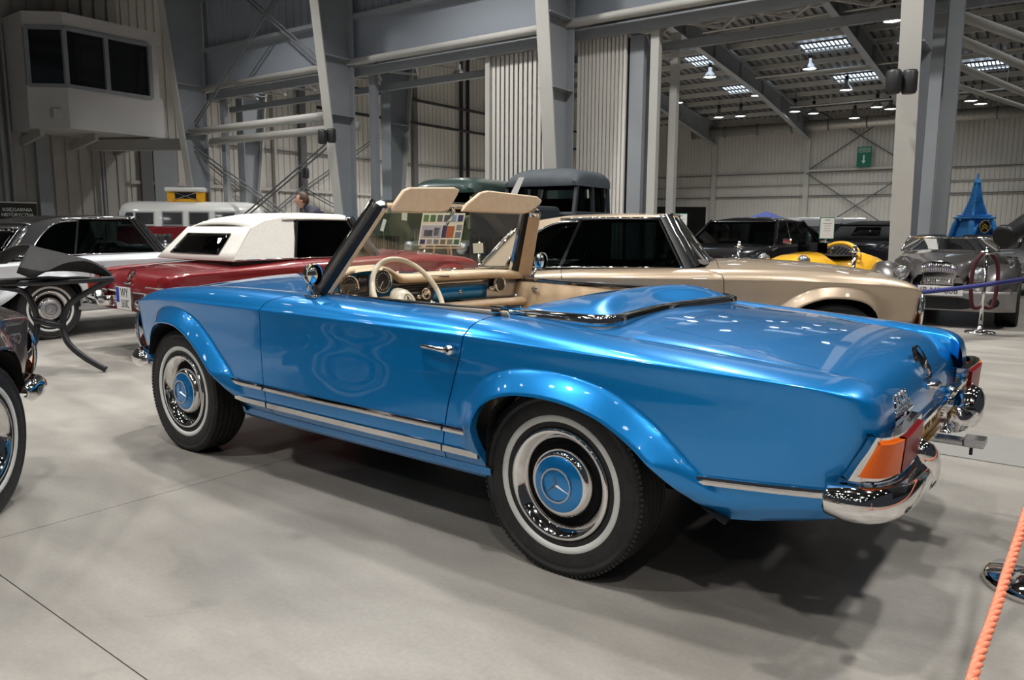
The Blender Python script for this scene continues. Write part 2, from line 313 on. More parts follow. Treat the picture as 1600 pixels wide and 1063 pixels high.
# lamps of the far hall
p_l = hp(0, 20, rz(20)-1.15)
LAMPL = ['bright lamp hanging between the two rafters, topmost of the far hall', 'bright lamp just under the leftmost skylight', 'bright lamp left below the widest skylight', 'bright lamp under the skylight above the exit sign', 'bright lamp right below the small skylight beside the rafter', 'bright lamp above the left end of the foil duct', 'bright lamp at the low end of the middle rafter', 'lamp just left of the big column, under its speakers', 'bright lamp touching the big column high up, above its speakers', 'bright lamp just right of the big column, level with its speakers', 'bright lamp over the duct right of the big column', 'small unlit lamp above the duct near its left end', 'small unlit lamp above the duct, under the middle rafter', 'small unlit lamp above the duct right of the big column', 'lamp peeping out beside the tall door post left of the far hall', 'bright lamp with a black pipe beside it, over the pale end wall', 'small unlit lamp just left of the big column above the duct', 'small unlit lamp above the exit sign']
for n_, (px, py) in enumerate(((1175, 57), (1109, 120), (1265, 107), (1322, 140), (1183, 149), (1123, 183), (1242, 174), (1370, 167), (1394, 32), (1488, 130), (1517, 157), (1157, 181), (1271, 177), (1532, 162), (1059, 160), (717, 118), (1391, 170), (1335, 184))):
    q = meet(px, py, p_l, nrm_roof)
    if px == 717: q = pix(717, 118, 33.)
    lab = LAMPL[n_]
    highbay(tuple(q), 210 if n_ not in (11, 12, 13, 16, 17) else 0, lab, 'lamps of the far hall', .5, 1.35, True)
for k, (a, b) in enumerate(((16.5, 6), (17, 13), (17, 21), (12, 6), (13, 14), (-14, 8), (-5, 6), (2, 7), (-6, 12))):  # unseen lamps added to brighten the end wall, the model tower and nearby cars
    highbay(hp(a, b, rz(b)-(1.6 if b < 19 else 2.2)), 1300 if k < 3 else 250, 'added high bay lamp above the frame, brightening the end wall and far hall', 'added lamps above the frame', .5, 1.3)
# far wall: posts, rails, bracing, duct, sign
for k in range(-5, 4):
    a = k*SP
    MB().beam(hp(a, BW-.14, 0), hp(a, BW-.14, rz(BW)), .32, .16, (EB[0], EB[1], 0)).make('wall_post', M['steellight'], wb)
for z, th, m_ in ((3.42, .07, 'steeldark'), (4.15, .04, 'steeldark'), (4.95, .06, 'steeldark')): MB().beam(hp(-36, BW-.10, z), hp(AW, BW-.10, z), .05, th).make('wall_rail', M[m_], wb)
MB().beam(hp(SP*1, BW-.25, 5.05), hp(SP*2, BW-.25, 5.05), .1, .14).make('brace_rail', M['steellight'], wb)
for z0, z1 in ((5.0, 9.2), (9.2, 5.0), (.6, 4.9), (4.9, .6)): MB().tube([hp(SP*1, BW-.22, z0), hp(SP*2, BW-.22, z1)], .04, 6).make('brace_rod', M['steeldark'], wb)
d0 = meet(1083, 205, hp(0, 38.6), eB); d1 = meet(1600, 179, hp(0, 38.6), eB); d0[2] = d1[2] = (d0[2]+d1[2])/2; dv = d1-d0
du = MB().tube([d0, d0+dv*1.4], .33, 16).make('ventilation_duct', M['duct'], None, True); tag(du, 'round foil duct running along the top of the back wall', 'duct')
for k in range(12): c_ = d0+dv*1.4*k/12; MB().tube([c_, c_+dv*.004], .37, 16).make('duct_clamp', M['steeldark'], du)
q = meet(1350, 245, hp(0, 39.2), eB); t = empty('exit_sign', tuple(q), math.atan2(eA[1], eA[0])+PI, 'green emergency exit sign with a white down arrow on the back wall', 'sign')
S_ = 20.5*((q-CAM)@VD)/FPX; FZ = Matrix(((1, 0, 0, 0), (0, 0, -1, -.04), (0, 1, 0, 0), (0, 0, 0, 1)))
MB().box((0, 0, 0), (S_, .05, S_*1.5)).make('sign_board', M['signgreen'], t)
MB().prism([(-.05*S_/.9, .12*S_), (.05*S_/.9, .12*S_), (.05*S_/.9, -.30*S_), (.16*S_, -.30*S_), (0, -.52*S_), (-.16*S_, -.30*S_), (-.05*S_/.9, -.30*S_)], (0, -.035, 0), (1, 0, 0), (0, 0, 1), (0, -1, 0), .01).make('arrow', M['signwhite'], t)
for z in (.62, .35): MB().box((0, -.03, z*S_), (.78*S_, .01, .025*S_)).make('sign_line', M['signwhite'], t)
for x in (-.385, .385): MB().box((x*S_, -.03, .485*S_), (.025*S_, .01, .29*S_)).make('sign_line', M['signwhite'], t)
text('sign_text', 'WYJ\u015aCIE', .17*S_, M['signwhite'], t, Matrix.Translation((0, 0, .49*S_)) @ FZ, .004)

# ================================================================ line of steel columns with the wall band and the lattice
def column(a, k):
    t = empty('steel_column', tuple(hp(a, 0)), math.atan2(eA[1], eA[0]), None, None, None, 'structure')
    def L(aa, bb, z): return (aa, -bb, z)
    for s0, dr, nm in ((0., -1, 'near'), (1.25, 1, 'far')):
        H = 12.5 if dr < 0 else rz(1.3)-.5
        f0, f1 = .26, .26+.118*H
        MB().add([L(sg, s0+dr*b, z) for b, z in ((0, 0), (f0, 0), (f1, H), (0, H)) for sg in (-.012, .012)], [(0, 2, 4, 6), (1, 7, 5, 3), (0, 1, 3, 2), (2, 3, 5, 4), (4, 5, 7, 6), (6, 7, 1, 0)]).make('web', M['steelgrey'], t)
        MB().beam(L(0, s0+dr*f0, 0), L(0, s0+dr*f1, H), .29, .035, (0, 1, 0)).make('flange', M['steellight'], t)  # outer flange coloured lighter for the light falling on that face
        MB().beam(L(0, s0, 0), L(0, s0, H), .34, .035, (0, 1, 0)).make('flange', M['steelgrey'], t)
        for z in (3.9, 5.25): MB().beam(L(0, s0+dr*.02, z), L(0, s0+dr*(f0+.118*z), z), .36, .025).make('stiffener', M['steelgrey'], t)
    if k != 2: MB().beam(L(-.42, .42, 0), L(-.42, .42, 5.3 if k < 3 else 12), .20, .14, (0, 1, 0)).make('door_post', M['steelgrey'], t)
    return t
for k, a in enumerate((3*SP, 2*SP, SP, 0., -SP)): column(a, k)
BL, BR = -SP*2, 3*SP+.15
wd = empty('wall_band', tuple(hp(0, 0, 5)), 0, 'blue-grey clad wall band above the openings', None, None, 'structure')
def wp(o): o.parent = wd; o.matrix_parent_inverse = Matrix.Translation(-Vector(wd.location)); return o
MBx = MB().add([hp(BL, .22, 5.25), hp(BR, .22, 5.25), hp(BR, .22, 6.25), hp(BL, .22, 6.25)], [(0, 1, 2, 3)]); wp(MBx.make('flat_band', M['cladgrey']))
o = ribs('ribbed_band', hp(BR, .24), -eA, -eB, BR-BL, 6.3, 12.6, M['cladgrey'], .30, .035, .05, kind=None); wp(o)
for z in (6.28, 7.75, 9.3): wp(MB().beam(hp(BL, .10, z), hp(BR, .10, z), .20, .10).make('wall_girt', M['steelgrey']))
wp(MB().tube([hp(BL, -.02, 5.2), hp(BR, -.02, 5.2)], .085, 10).make('edge_tube', M['steellight'], smooth=True))
wp(MB().beam(hp(BL, .25, 5.02), hp(BR, .25, 5.02), .10, .22).beam(hp(BL, 1.05, 4.75), hp(BR, 1.05, 4.75), .12, .16).beam(hp(BL, 1.05, 5.25), hp(BR, 1.05, 5.25), .12, .12).make('door_track', M['steelgrey']))
mb = MB()
for j, a in enumerate(np.arange(BL, BR, 1.3)): mb.beam(hp(a, .25, 5.0), hp(a+.65, 1.05, 4.95), .05, .05).beam(hp(a+.65, 1.05, 4.95), hp(a+1.3, .25, 5.0), .05, .05)
wp(mb.make('lattice', M['steellight']))
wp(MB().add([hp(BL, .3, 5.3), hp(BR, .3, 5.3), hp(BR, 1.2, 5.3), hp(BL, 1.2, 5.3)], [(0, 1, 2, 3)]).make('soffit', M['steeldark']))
for b, z in ((-.45, 3.92), (.25, 3.72)): wp(MB().tube([hp(2*SP, b, z), hp(3*SP, b, z)], .11, 12).make('tie_tube', M['steellight'], smooth=True))
for (a0, z0, a1, z1) in ((2*SP+.1, 8.5, 3*SP-.1, 4.1), (2*SP+.1, 4.8, 3*SP-.1, 9.1), (2*SP, 3.4, 3*SP, .3), (2*SP, .4, 3*SP, 3.4)):
    for dz in (0, .12): wp(MB().tube([hp(a0, -.35, z0+dz), hp(a1, -.35, z1+dz)], .022, 6).make('brace_rod', M['steeldark']))
# diagonal ties at the far right
for py0, py1, r in ((22, 62, .10), (58, 108, .09), (100, 150, .07), (134, 168, .05)):
    p = meet(1470, py0-8, hp(0, 2.5), eB); q = meet(1640, py1+12, hp(0, 9.), eB); wp(MB().tube([p, q], r, 8).make('roof_tie', M['steellight'], smooth=True))
for px, b, w_ in ((1020, .35, .17), (1050, 1.1, .15), (764, .35, .12)):
    q = meet(px, 250, hp(0, b), eB); a = float((q[:2]-H0)@EA); wp(MB().beam(hp(a, b, 0), hp(a, b, 5.0), w_, .14, (EB[0], EB[1], 0)).make('door_post', M['steellight']))
# folded door packs
def pack(px0, px1, b, ztop, label, n):
    q0, q1 = meet(px0, 300, hp(0, b), eB), meet(px1, 300, hp(0, b), eB); a0, a1 = float((q0[:2]-H0)@EA), float((q1[:2]-H0)@EA)
    t = empty('folding_door', tuple(hp((a0+a1)/2, b)), math.atan2(eA[1], eA[0]), label, 'folding door', None)
    W = abs(a1-a0); mb = MB()
    for k in range(n): mb.box((-W/2+W*(k+.5)/n, .0, ztop/2+.05), (W/n*.66, .5, ztop-.1))
    o = mb.make('door_leaves', M['pleat'], t); o['kind'] = 'stuff'
    MB().box((0, -.02, ztop/2), (W*.99, .42, ztop-.15)).make('leaf_core', M['groove'], t)
    MB().box((-W/2-.18, -.02, ztop/2), (.3, .40, ztop-.1)).make('end_panel', M['steelgrey'], t)
    return t
pack(778, 862, .62, 4.9, 'white folding door leaves stacked left of the column beside the dark cab', 12)
pack(908, 983, .62, 4.95, 'white folding door leaves stacked right of the column above the tan car', 13)
# ---- end wall posts, rails, bracing
for px, m_, wdt in ((471, 'steeldark', .30), (645, 'steeldark', .28), (717, 'groove', .12), (727, 'groove', .10), (760, 'steeldark', .12), (427, 'steellight', .1), (855, 'steeldark', .25)):
    q = meet(px, 300, hp(AW, 0), eA); b = float((q[:2]-H0)@EB)
    MB().beam(hp(AW-.18, b, 0), hp(AW-.18, b, 11.5), wdt, .16, (EA[0], EA[1], 0)).make('wall_post', M[m_], w2)
for z in (2.75, 4.35): MB().beam(hp(AW-.1, .8, z), hp(AW-.1, 39, z), .06, .06 if z > 4 else .12).make('wall_rail', M['steeldark' if z > 4 else 'steellight'], w2)
for z in (6.3, 7.4): MB().tube([hp(AW-.4, 9, z), hp(AW-.4, 39, z)], .07, 8).make('fire_pipe', M['groove'], w2, True)
qb = [float((meet(px, 300, hp(AW, 0), eA)[:2]-H0)@EB) for px in (400, 471, 645)]
for b0, b1, z0, z1 in ((qb[0]-3, qb[1], -.8, 2.9), (qb[0]-3, qb[1], 4., .4), (qb[1], qb[2]-2.5, 2.8, 5.4), (qb[1], qb[2]-1, .3, 2.7), (qb[1], qb[2]-1, 2.7, .3)):
    for dz in (0, .14): MB().tube([hp(AW-.3, b0, z0+dz), hp(AW-.3, b1, z1+dz)], .025, 6).make('brace_rod', M['steeldark'], w2)
for px, wdt in ((66, .40), (5, .10), (17, .07), (158, .06)):
    q = meet(px, 280, hp(AW, 0), eA); b = float((q[:2]-H0)@EB); MB().beam(hp(AW-.16, b, 0), hp(AW-.16, b, 7.2 if wdt < .3 else 4.3), wdt, .14, (EA[0], EA[1], 0)).make('wall_post', M['steelgrey'], wl)
# dark recess (gateway) between the booth and the first column
q0, q1 = [float((meet(px, 300, hp(AW, 0), eA)[:2]-H0)@EB) for px in (222, 262)]
MB().box((0, 0, 0), (.1, .1, .1)) if False else None
MB().beam(hp(AW-.14, (q0+q1)/2-.35, 0), hp(AW-.14, (q0+q1)/2-.35, 4.1), abs(q1-q0)*.45, .12, (EA[0], EA[1], 0)).make('gate_leaf', M['steeldark'], wl)
q2 = float((meet(258, 300, hp(AW, 0), eA)[:2]-H0)@EB); MB().beam(hp(AW-.10, q2, 0), hp(AW-.10, q2, 4.1), .9, .10, (EA[0], EA[1], 0)).make('gate_panel', M['steelgrey'], wl)
# ---- control booth hung on the end wall
bt = empty('control_booth', tuple(pix(122, 357, 23.7)*np.array((1, 1, 0))+np.array((0, 0, 4.1))), 0, 'white control booth with dark windows hung high on the left end wall', 'booth')
o0 = np.array(bt.location)
P = [pix(px, 357, Z)[:2] for px, Z in ((26, 24.6), (60, 23.6), (122, 23.7), (262, 26.07))]
P = [pix(30, 357, 27.3)[:2]] + P + [P[3]+EB*.1, P[3]+EA*2.2]
P = [p-o0[:2] for p in P]; zb, zt = 4.12-o0[2], 7.48-o0[2]; wz0, wz1 = 5.36-o0[2], 7.02-o0[2]
mb = MB(); n = len(P)
for z0, z1, k0 in ((zb, wz0, 0), (wz1, zt, 0)): mb.add([(p[0], p[1], z) for z in (z0, z1) for p in P], [(i, i+1, n+i+1, n+i) for i in range(n-1)])
mb.add([(p[0], p[1], zt) for p in P], [tuple(range(n))]).add([(p[0], p[1], zb) for p in P], [tuple(range(n))])
def seg(p, q, t0, t1, z0, z1): a = p+(q-p)*t0; b = p+(q-p)*t1; return [(a[0], a[1], z0), (b[0], b[1], z0), (b[0], b[1], z1), (a[0], a[1], z1)]
mb.add(seg(P[0], P[1], 0, 1, wz0, wz1), [(0, 1, 2, 3)]).add(seg(P[1], P[2], 0, 1, wz0, wz1), [(0, 1, 2, 3)]).add(seg(P[2], P[3], 0, .06, wz0, wz1), [(0, 1, 2, 3)]).add(seg(P[3], P[4], .90, 1, wz0, wz1), [(0, 1, 2, 3)]).add(seg(P[4], P[6], 0, 1, wz0, wz1), [(0, 1, 2, 3)]).make('booth_shell', M['plaster'], bt)
wframe = MB(); na, nb = (P[3]-P[2])/np.linalg.norm(P[3]-P[2]), (P[4]-P[3])/np.linalg.norm(P[4]-P[3])
for z in (wz0, wz1): wframe.beam((*(P[2]+(P[3]-P[2])*.06), z), (*P[3], z), .12, .10).beam((*P[3], z), (*(P[3]+(P[4]-P[3])*.90), z), .12, .10)
for p in (P[2]+(P[3]-P[2])*.06, P[3], P[3]+(P[4]-P[3])*.42, P[3]+(P[4]-P[3])*.90): wframe.beam((*p, wz0), (*p, wz1), .12, .12, (1, 0, 0))
wf = wframe.make('window_frame', M['steelgrey'], bt)
for (p, q, t0, t1) in ((P[2], P[3], .06, 1.), (P[3], P[4], 0, .42), (P[3], P[4], .42, .90)):
    MB().add(seg(p+EA*.05, q+EA*.05, t0, t1, wz0, wz1), [(0, 1, 2, 3)]).make('window_pane', mat('booth_glass', (.012, .014, .016), .08, 0, Coat_Weight=1.), bt)
MB().box((P[2][0]*.45+P[3][0]*.55-.1*EA[0], P[2][1]*.45+P[3][1]*.55-.1, 4.55-o0[2]), (.25, .25, .25)).make('junction_box', M['steellight'], bt)
bm0 = MB()
for t_ in (.1, .5, .9): p = P[2]+(P[4]-P[2])*t_; bm0.beam((*(p+EA*.2), zb-.08), (*(p+EA*3), zb-.5), .12, .25)
bm0.make('bracket', M['steellight'], bt)
b0 = pix(70, 238, 25.)-o0; MB().beam(pix(66, 228, 26.5)-o0, pix(302, 226, 25.2)-o0, .3, .36).make('support_beam', M['steellight'], bt)
# speakers fixed to columns and posts
for px, py, Z, lab in ((1396, 128, 11.0, 'black wall speaker on the big column, left one of the two'), (1421, 128, 11.0, 'black wall speaker on the big column, right one of the two'), (504, 214, 18.2, 'black speaker on the column above the man, left one of the two'), (518, 212, 18.3, 'black speaker on the column above the man, right one of the two'), (632, 225, 21., 'black speaker on the column behind the green truck'), (478, 271, 32.7, 'black speaker low on the dark wall post above the man'), (1274, 310, 51, 'left of two small black speakers on the back wall post'), (1280, 310, 51, 'right of two small black speakers on the back wall post')):
    k = {1396: 1.25, 1421: 1.25, 504: 1.25, 518: 1.25, 632: 1.35, 478: 1.6}.get(px, 1.1)
    q = pix(px, py, Z); sp = empty('speaker', tuple(q), YAW-PI/2+(.3 if px in (1421, 518) else -.3), lab, 'speaker')
    MB().lathe([(.0001, -.13*k), (.07*k, -.13*k), (.085*k, -.10*k), (.085*k, .10*k), (.07*k, .13*k), (.0001, .13*k)], (0, 0, 0), 'z', 14).make('speaker_case', M['plum'], sp, True)
    MB().box((0, .10*k, 0), (.03, .12*k, .05)).make('bracket', M['darkmetal'], sp)
# roof of the hall where the cars stand
rf = MB().add([hp(-14, -34, 11.6), hp(AW, -34, 11.6), hp(AW, .2, 12.6), hp(-14, .2, 12.6)], [(0, 1, 2, 3)]).make('ceiling', mat('near_roof', (.05, .05, .052), .8)); tag(rf, 'dark roof over the show cars', kind='structure')
for k in range(8):
    b = -32+k*4.4; MB().beam(hp(-14, b, 11.3), hp(AW, b, 11.3), .12, .4).make('purlin', M['steelgrey'], rf)
# ================================================================ the classic roadster (body frame: x forward from rear axle, y left, z up)
# knots: u  x     W     zk    yc    zc    yi    zi    tailshear
TB = np.array([
 (0.0, -.944, .60, .715, .585, .726, .575, .722, 1.),
 (0.35,-.943, .70, .722, .62, .738, .600, .730, 1.),
 (0.6, -.938, .752, .732, .645, .752, .610, .740, 1.),
 (0.8, -.922, .786, .746, .668, .768, .617, .752, 1.),
 (1.0, -.890, .808, .759, .684, .780, .622, .762, .9),
 (1.3, -.820, .826, .769, .694, .788, .626, .770, .6),
 (2.0, -.600, .846, .781, .702, .805, .634, .788, .1),
 (3.0, -.300, .860, .791, .712, .824, .645, .812, 0),
 (4.0,  .000, .869, .799, .724, .844, .658, .838, 0),
 (5.0,  .400, .876, .808, .744, .870, .690, .866, 0),
 (6.0,  .900, .878, .813, .757, .880, .712, .876, 0),
 (7.0, 1.350, .876, .816, .762, .890, .712, .893, 0),
 (8.0, 1.800, .868, .815, .750, .893, .660, .886, 0),
 (9.0, 2.200, .850, .812, .730, .886, .630, .874, 0),
 (10., 2.500, .818, .802, .708, .866, .605, .856, 0),
 (11., 2.750, .775, .788, .682, .842, .590, .835, 0),
 (12., 2.880, .752, .776, .668, .815, .580, .812, -.3),
 (12.5,2.945, .736, .765, .655, .790, .575, .790, -.7),
 (13., 2.985, .712, .750, .640, .765, .570, .768, -1.),
 (13.4,2.998, .680, .738, .625, .748, .565, .752, -1.),
 (14., 3.000, .600, .732, .585, .738, .560, .742, -1.)])
def _cr(u, xs, ys):                 # smooth cubic interpolation of one column
    u = np.asarray(u, float); m = np.gradient(ys, xs); d = np.diff(ys)/np.diff(xs)
    for i in range(1, len(xs)-1): m[i] = 0 if d[i-1]*d[i] <= 0 else 2*d[i-1]*d[i]/(d[i-1]+d[i])*1.0
    i = np.clip(np.searchsorted(xs, u)-1, 0, len(xs)-2); h = xs[i+1]-xs[i]; t = np.clip((u-xs[i])/h, 0, 1)
    return (2*t**3-3*t**2+1)*ys[i] + (t**3-2*t**2+t)*h*m[i] + (-2*t**3+3*t**2)*ys[i+1] + (t**3-t**2)*h*m[i+1]
def prm(u): return [_cr(u, TB[:, 0], TB[:, k]) for k in range(1, 9)]
_uu = np.linspace(.9, 12.9, 9000); _ux = _cr(_uu, TB[:, 0], TB[:, 1])
def u_of(x): return np.interp(x, _ux, _uu)
ARR = np.array([(-.60,.338),(-.55,.362),(-.505,.389),(-.444,.436),(-.383,.491),(-.32,.542),(-.224,.597),(-.122,.627),(-.018,.640),(.09,.638),(.171,.621),(.235,.589),(.273,.545),(.293,.49),(.300,.42),(.302,.318)])
ARF = np.array([(1.79,.318),(1.83,.365),(1.88,.415),(1.925,.464),(1.998,.524),(2.066,.580),(2.165,.642),(2.27,.680),(2.36,.691),(2.46,.688),(2.54,.674),(2.61,.645),(2.662,.592),(2.690,.51),(2.699,.44),(2.701,.40)])
ARRs = smooth_pts(ARR, 5); ARFs = smooth_pts(ARF, 5)
def zbase(x): return np.interp(x, [-1.05, -.94, -.80, -.69, -.57, .302, 1.78, 2.69, 3.05], [.404, .398, .372, .350, .333, .312, .312, .405, .43])
def zend(x):
    z = zbase(x)
    for A in (ARRs, ARFs): z = np.where((x > A[0, 0]) & (x < A[-1, 0]), np.maximum(z, np.interp(x, A[:, 0], A[:, 1])), z)
    return z
def archdist(x, z):
    d = np.full(x.shape, 9.)
    for A in (ARRs, ARFs):
        for i in range(len(A)-1):
            a, b = A[i], A[i+1]; ab = b-a; L = ab@ab + 1e-12
            t = np.clip(((x-a[0])*ab[0]+(z-a[1])*ab[1])/L, 0, 1)
            d = np.minimum(d, np.hypot(x-a[0]-t*ab[0], z-a[1]-t*ab[1]))
    return d
HP = np.array([0, .05, .09, .15, .25, .35, .5]); DP = np.array([-.062, -.026, -.012, -.004, .001, .003, 0])
def body(u, s, off=0.):
    u, s = np.broadcast_arrays(np.asarray(u, float), np.asarray(s, float))
    x, W, zk, yc, zc, yi, zi, ts = prm(u)
    y = np.zeros_like(x); z = np.zeros_like(x)
    t = np.clip(s, 0, 1); cy, cz = yc-(yc-yi)*.45, zc+.001
    y1 = (1-t)**2*yi + 2*t*(1-t)*cy + t*t*yc; z1 = (1-t)**2*zi + 2*t*(1-t)*cz + t*t*zc
    t = np.clip(s-1, 0, 1); cy, cz = np.maximum(W-.016, yc+.4*(W-yc)), zc-.006
    y2 = (1-t)**2*yc + 2*t*(1-t)*cy + t*t*W; z2 = (1-t)**2*zc + 2*t*(1-t)*cz + t*t*zk
    t = np.clip(s-2, 0, 1); z3 = zk - t*(zk - zend(x))
    h = z3 - zbase(x); dy = np.interp(h, HP, DP)
    d = archdist(x, z3); fl = np.clip(1 - d/.082, 0, 1); lip = .054*np.clip(fl*1.12, 0, 1)**.85*np.clip((z3-.36)/.13, 0, 1)
    front = np.clip((x-2.5)/.25, 0, 1); lip = lip*(1-.35*front)
    y3 = W + dy*(1-np.clip(fl, 0, 1)*np.clip((z3-.40)/.1, 0, 1)) + lip*np.clip(t*4, 0, 1)
    y = np.where(s <= 1, y1, np.where(s <= 2, y2, y3)); z = np.where(s <= 1, z1, np.where(s <= 2, z2, z3))
    y = y + np.where(z > zk, .0075*np.exp(-((z-zk)/.0080)**2), .0075*np.exp(-((z-zk)/.05)**2))   # fine ridge along the belt line
    # lean of the tail face and the nose with height
    zz = np.array([.30, .36, .43, .50, .55, .65, .70, .75, .78, .9]); tail = np.array([.08, .05, .005, .0, -.018, -.043, -.036, -.018, 0, .01]); nose = np.array([-.10, -.09, -.055, -.03, -.018, -.004, 0, 0, 0, 0])
    x = x + np.where(ts > 0, ts*np.interp(z, zz, tail), -ts*np.interp(z, zz, nose))
    if off: y = y - off
    return np.stack([x, y, z], -1)
ROWS = np.concatenate([np.linspace(0, 1, 5), np.linspace(1, 1.8, 8)[1:], [1.87, 1.92, 1.96, 2.0, 2.006, 2.013, 2.022, 2.035], 2+np.linspace(.055, 1, 36)])
ROWS_LO = np.concatenate([np.linspace(0, 1, 3), np.linspace(1, 2, 5)[1:], [2.012], 2+np.linspace(.05, 1, 18)])
def gap_rear(s):                    # door's rear edge: x for each row
    return np.interp(s, [0, 1, 2, 2.18, 2.52, 3], [.335, .336, .360, .386, .440, .500])
def gap_front(s):                   # door's front edge
    return np.interp(s, [0, 1.0, 1.25, 1.5, 1.75, 2.0, 2.2, 3], [1.30, 1.34, 1.44, 1.52, 1.565, 1.578, 1.584, 1.584])
def cols(x0f, x1f, xs, rows, endu=None):
    """columns of u for a panel: first/last column follow the gap curves x0f, x1f (or a fixed u)"""
    pass
def panel(name, U, rows, matl, parent, side, edge=(1, 1), kind_top=True):
    P = body(U, rows[None, :]*np.ones_like(U))
    if edge[0]: e = P[:1].copy(); e[..., 1] -= .016; P = np.concatenate([e, P])
    if edge[1]: e = P[-1:].copy(); e[..., 1] -= .016; P = np.concatenate([P, e])
    if kind_top: e = P[:, :1].copy(); e[..., 2] -= np.where(e[..., 0] < -.15, .06, .004); P = np.concatenate([e, P], 1)
    e = P[:, -1:].copy(); e[..., 1] -= .035; e[..., 2] += .004; P = np.concatenate([P, e], 1)   # turned-in lower lip
    P[..., 1] *= side
    return gridmesh(name, P, matl, parent, ang=58, flip=(side < 0))
def thin(xs, d=.0035):
    out = [xs[0]]
    for x in xs[1:]:
        if x-out[-1] > d: out.append(x)
    return np.array(out)
def make_U(kind, rows, hi):
    g = .0028; st = .022 if hi else .06
    def arch(A): return np.unique(np.round(A[:, 0], 5)) if hi else np.unique(np.round(A[::2, 0], 5))
    if kind == 'rear':
        us = list(np.linspace(0, 1.3, 16 if hi else 8)); xs = np.unique(np.concatenate([np.arange(-.84, .29, st), arch(ARRs)])); xs = xs[(xs > -.80) & (xs < .3025)]; k_ = xs > .285; xs = np.concatenate([thin(xs[~k_]), xs[k_]])
        us += list(u_of(xs)); U = np.repeat(np.array(us)[:, None], len(rows), 1)
        gx = gap_rear(rows)-g; last = xs[-1]
        for k in np.linspace(0, 1, 5)[1:]:
            U = np.concatenate([U, u_of(last + (gx-last)*k)[None]], 0)
        return U
    if kind == 'door':
        a, b = gap_rear(rows)+g, gap_front(rows)-g
        return np.array([u_of(a + (b-a)*k) for k in np.linspace(0, 1, 46 if hi else 14)])
    if kind == 'front':
        xs = np.unique(np.concatenate([np.arange(1.66, 2.86, st), arch(ARFs)])); xs = xs[xs > 1.65]; k_ = xs > 2.682; xs = np.concatenate([thin(xs[~k_]), xs[k_]])
        us = list(u_of(xs)) + list(np.linspace(12.05, 14, 22 if hi else 9)); U = np.repeat(np.array(us)[:, None], len(rows), 1)
        gx = gap_front(rows)+g; first = xs[0]; pre = [u_of(gx + (first-gx)*k)[None] for k in np.linspace(0, 1, 7)[:-1]]
        return np.concatenate(pre + [U], 0)
# deck and hood height at (x, y)
DX = np.array([-.19, -.4, -.6, -.75, -.85, -.91, -.945, -.965, -.978, -.984]); DZ = np.array([.852, .842, .824, .803, .780, .752, .716, .672, .625, .588])
_ds = np.concatenate([[0], np.cumsum(np.hypot(np.diff(DX), np.diff(DZ)))])
def deckpt(q, v):                   # q: arc length from the lid's front edge, v: -1..1 across to the inner shoulder
    x = _cr(q, _ds, DX); z = _cr(q, _ds, DZ); drop = np.interp(x, [-1, -.9, -.6, -.19], [.010, .014, .030, .022])
    yw = np.interp(x, [-1, -.6, -.19], [.612, .630, .645]); xx = x - (1-np.abs(v)**2)*.0 + np.interp(x, [-1, -.85], [.02, 0])*np.abs(v)**3
    return np.stack(np.broadcast_arrays(xx, v*yw, z - drop*v*v), -1)
def hoodz(x, y):
    yi = _cr(u_of(np.minimum(x, 2.98)), TB[:, 0], TB[:, 6]); zi = _cr(u_of(np.minimum(x, 2.98)), TB[:, 0], TB[:, 7]); r = np.clip(np.abs(y)/yi, 0, 1)
    bulge = np.interp(x, [1.3, 1.9, 2.4, 2.8, 3.0], [.045, .058, .052, .032, .012]); return zi + bulge*(1-r**2.2)

def star(mb, c, R, axis, up, th=.004, ring=.10):
    c = np.array(c, float); n = np.array(axis, float); n /= np.linalg.norm(n); up = np.array(up, float); up -= n*(up@n); up /= np.linalg.norm(up); r = np.cross(up, n)
    N = 40; vs = []; 
    for k in range(N):
        t = 2*PI*k/N; d = up*math.cos(t)+r*math.sin(t)
        for rad, h in ((R, 0), (R*(1-ring), 0), (R*(1-ring), th), (R, th)): vs.append(c + d*rad + n*h)
    mb.add(vs, [(4*k+a, 4*((k+1) % N)+a, 4*((k+1) % N)+(a+1) % 4, 4*k+(a+1) % 4) for k in range(N) for a in range(4)])
    for k in range(3):
        t = 2*PI*k/3; d = up*math.cos(t)+r*math.sin(t); e = np.cross(d, n)
        mb.add([c+d*R*.97, c+e*R*.17-d*R*.08, c-e*R*.17-d*R*.08, c+n*th*1.6-d*0, c+d*R*.97+n*th*.3], [(0, 1, 3, 4), (0, 4, 3, 2), (1, 2, 3)])

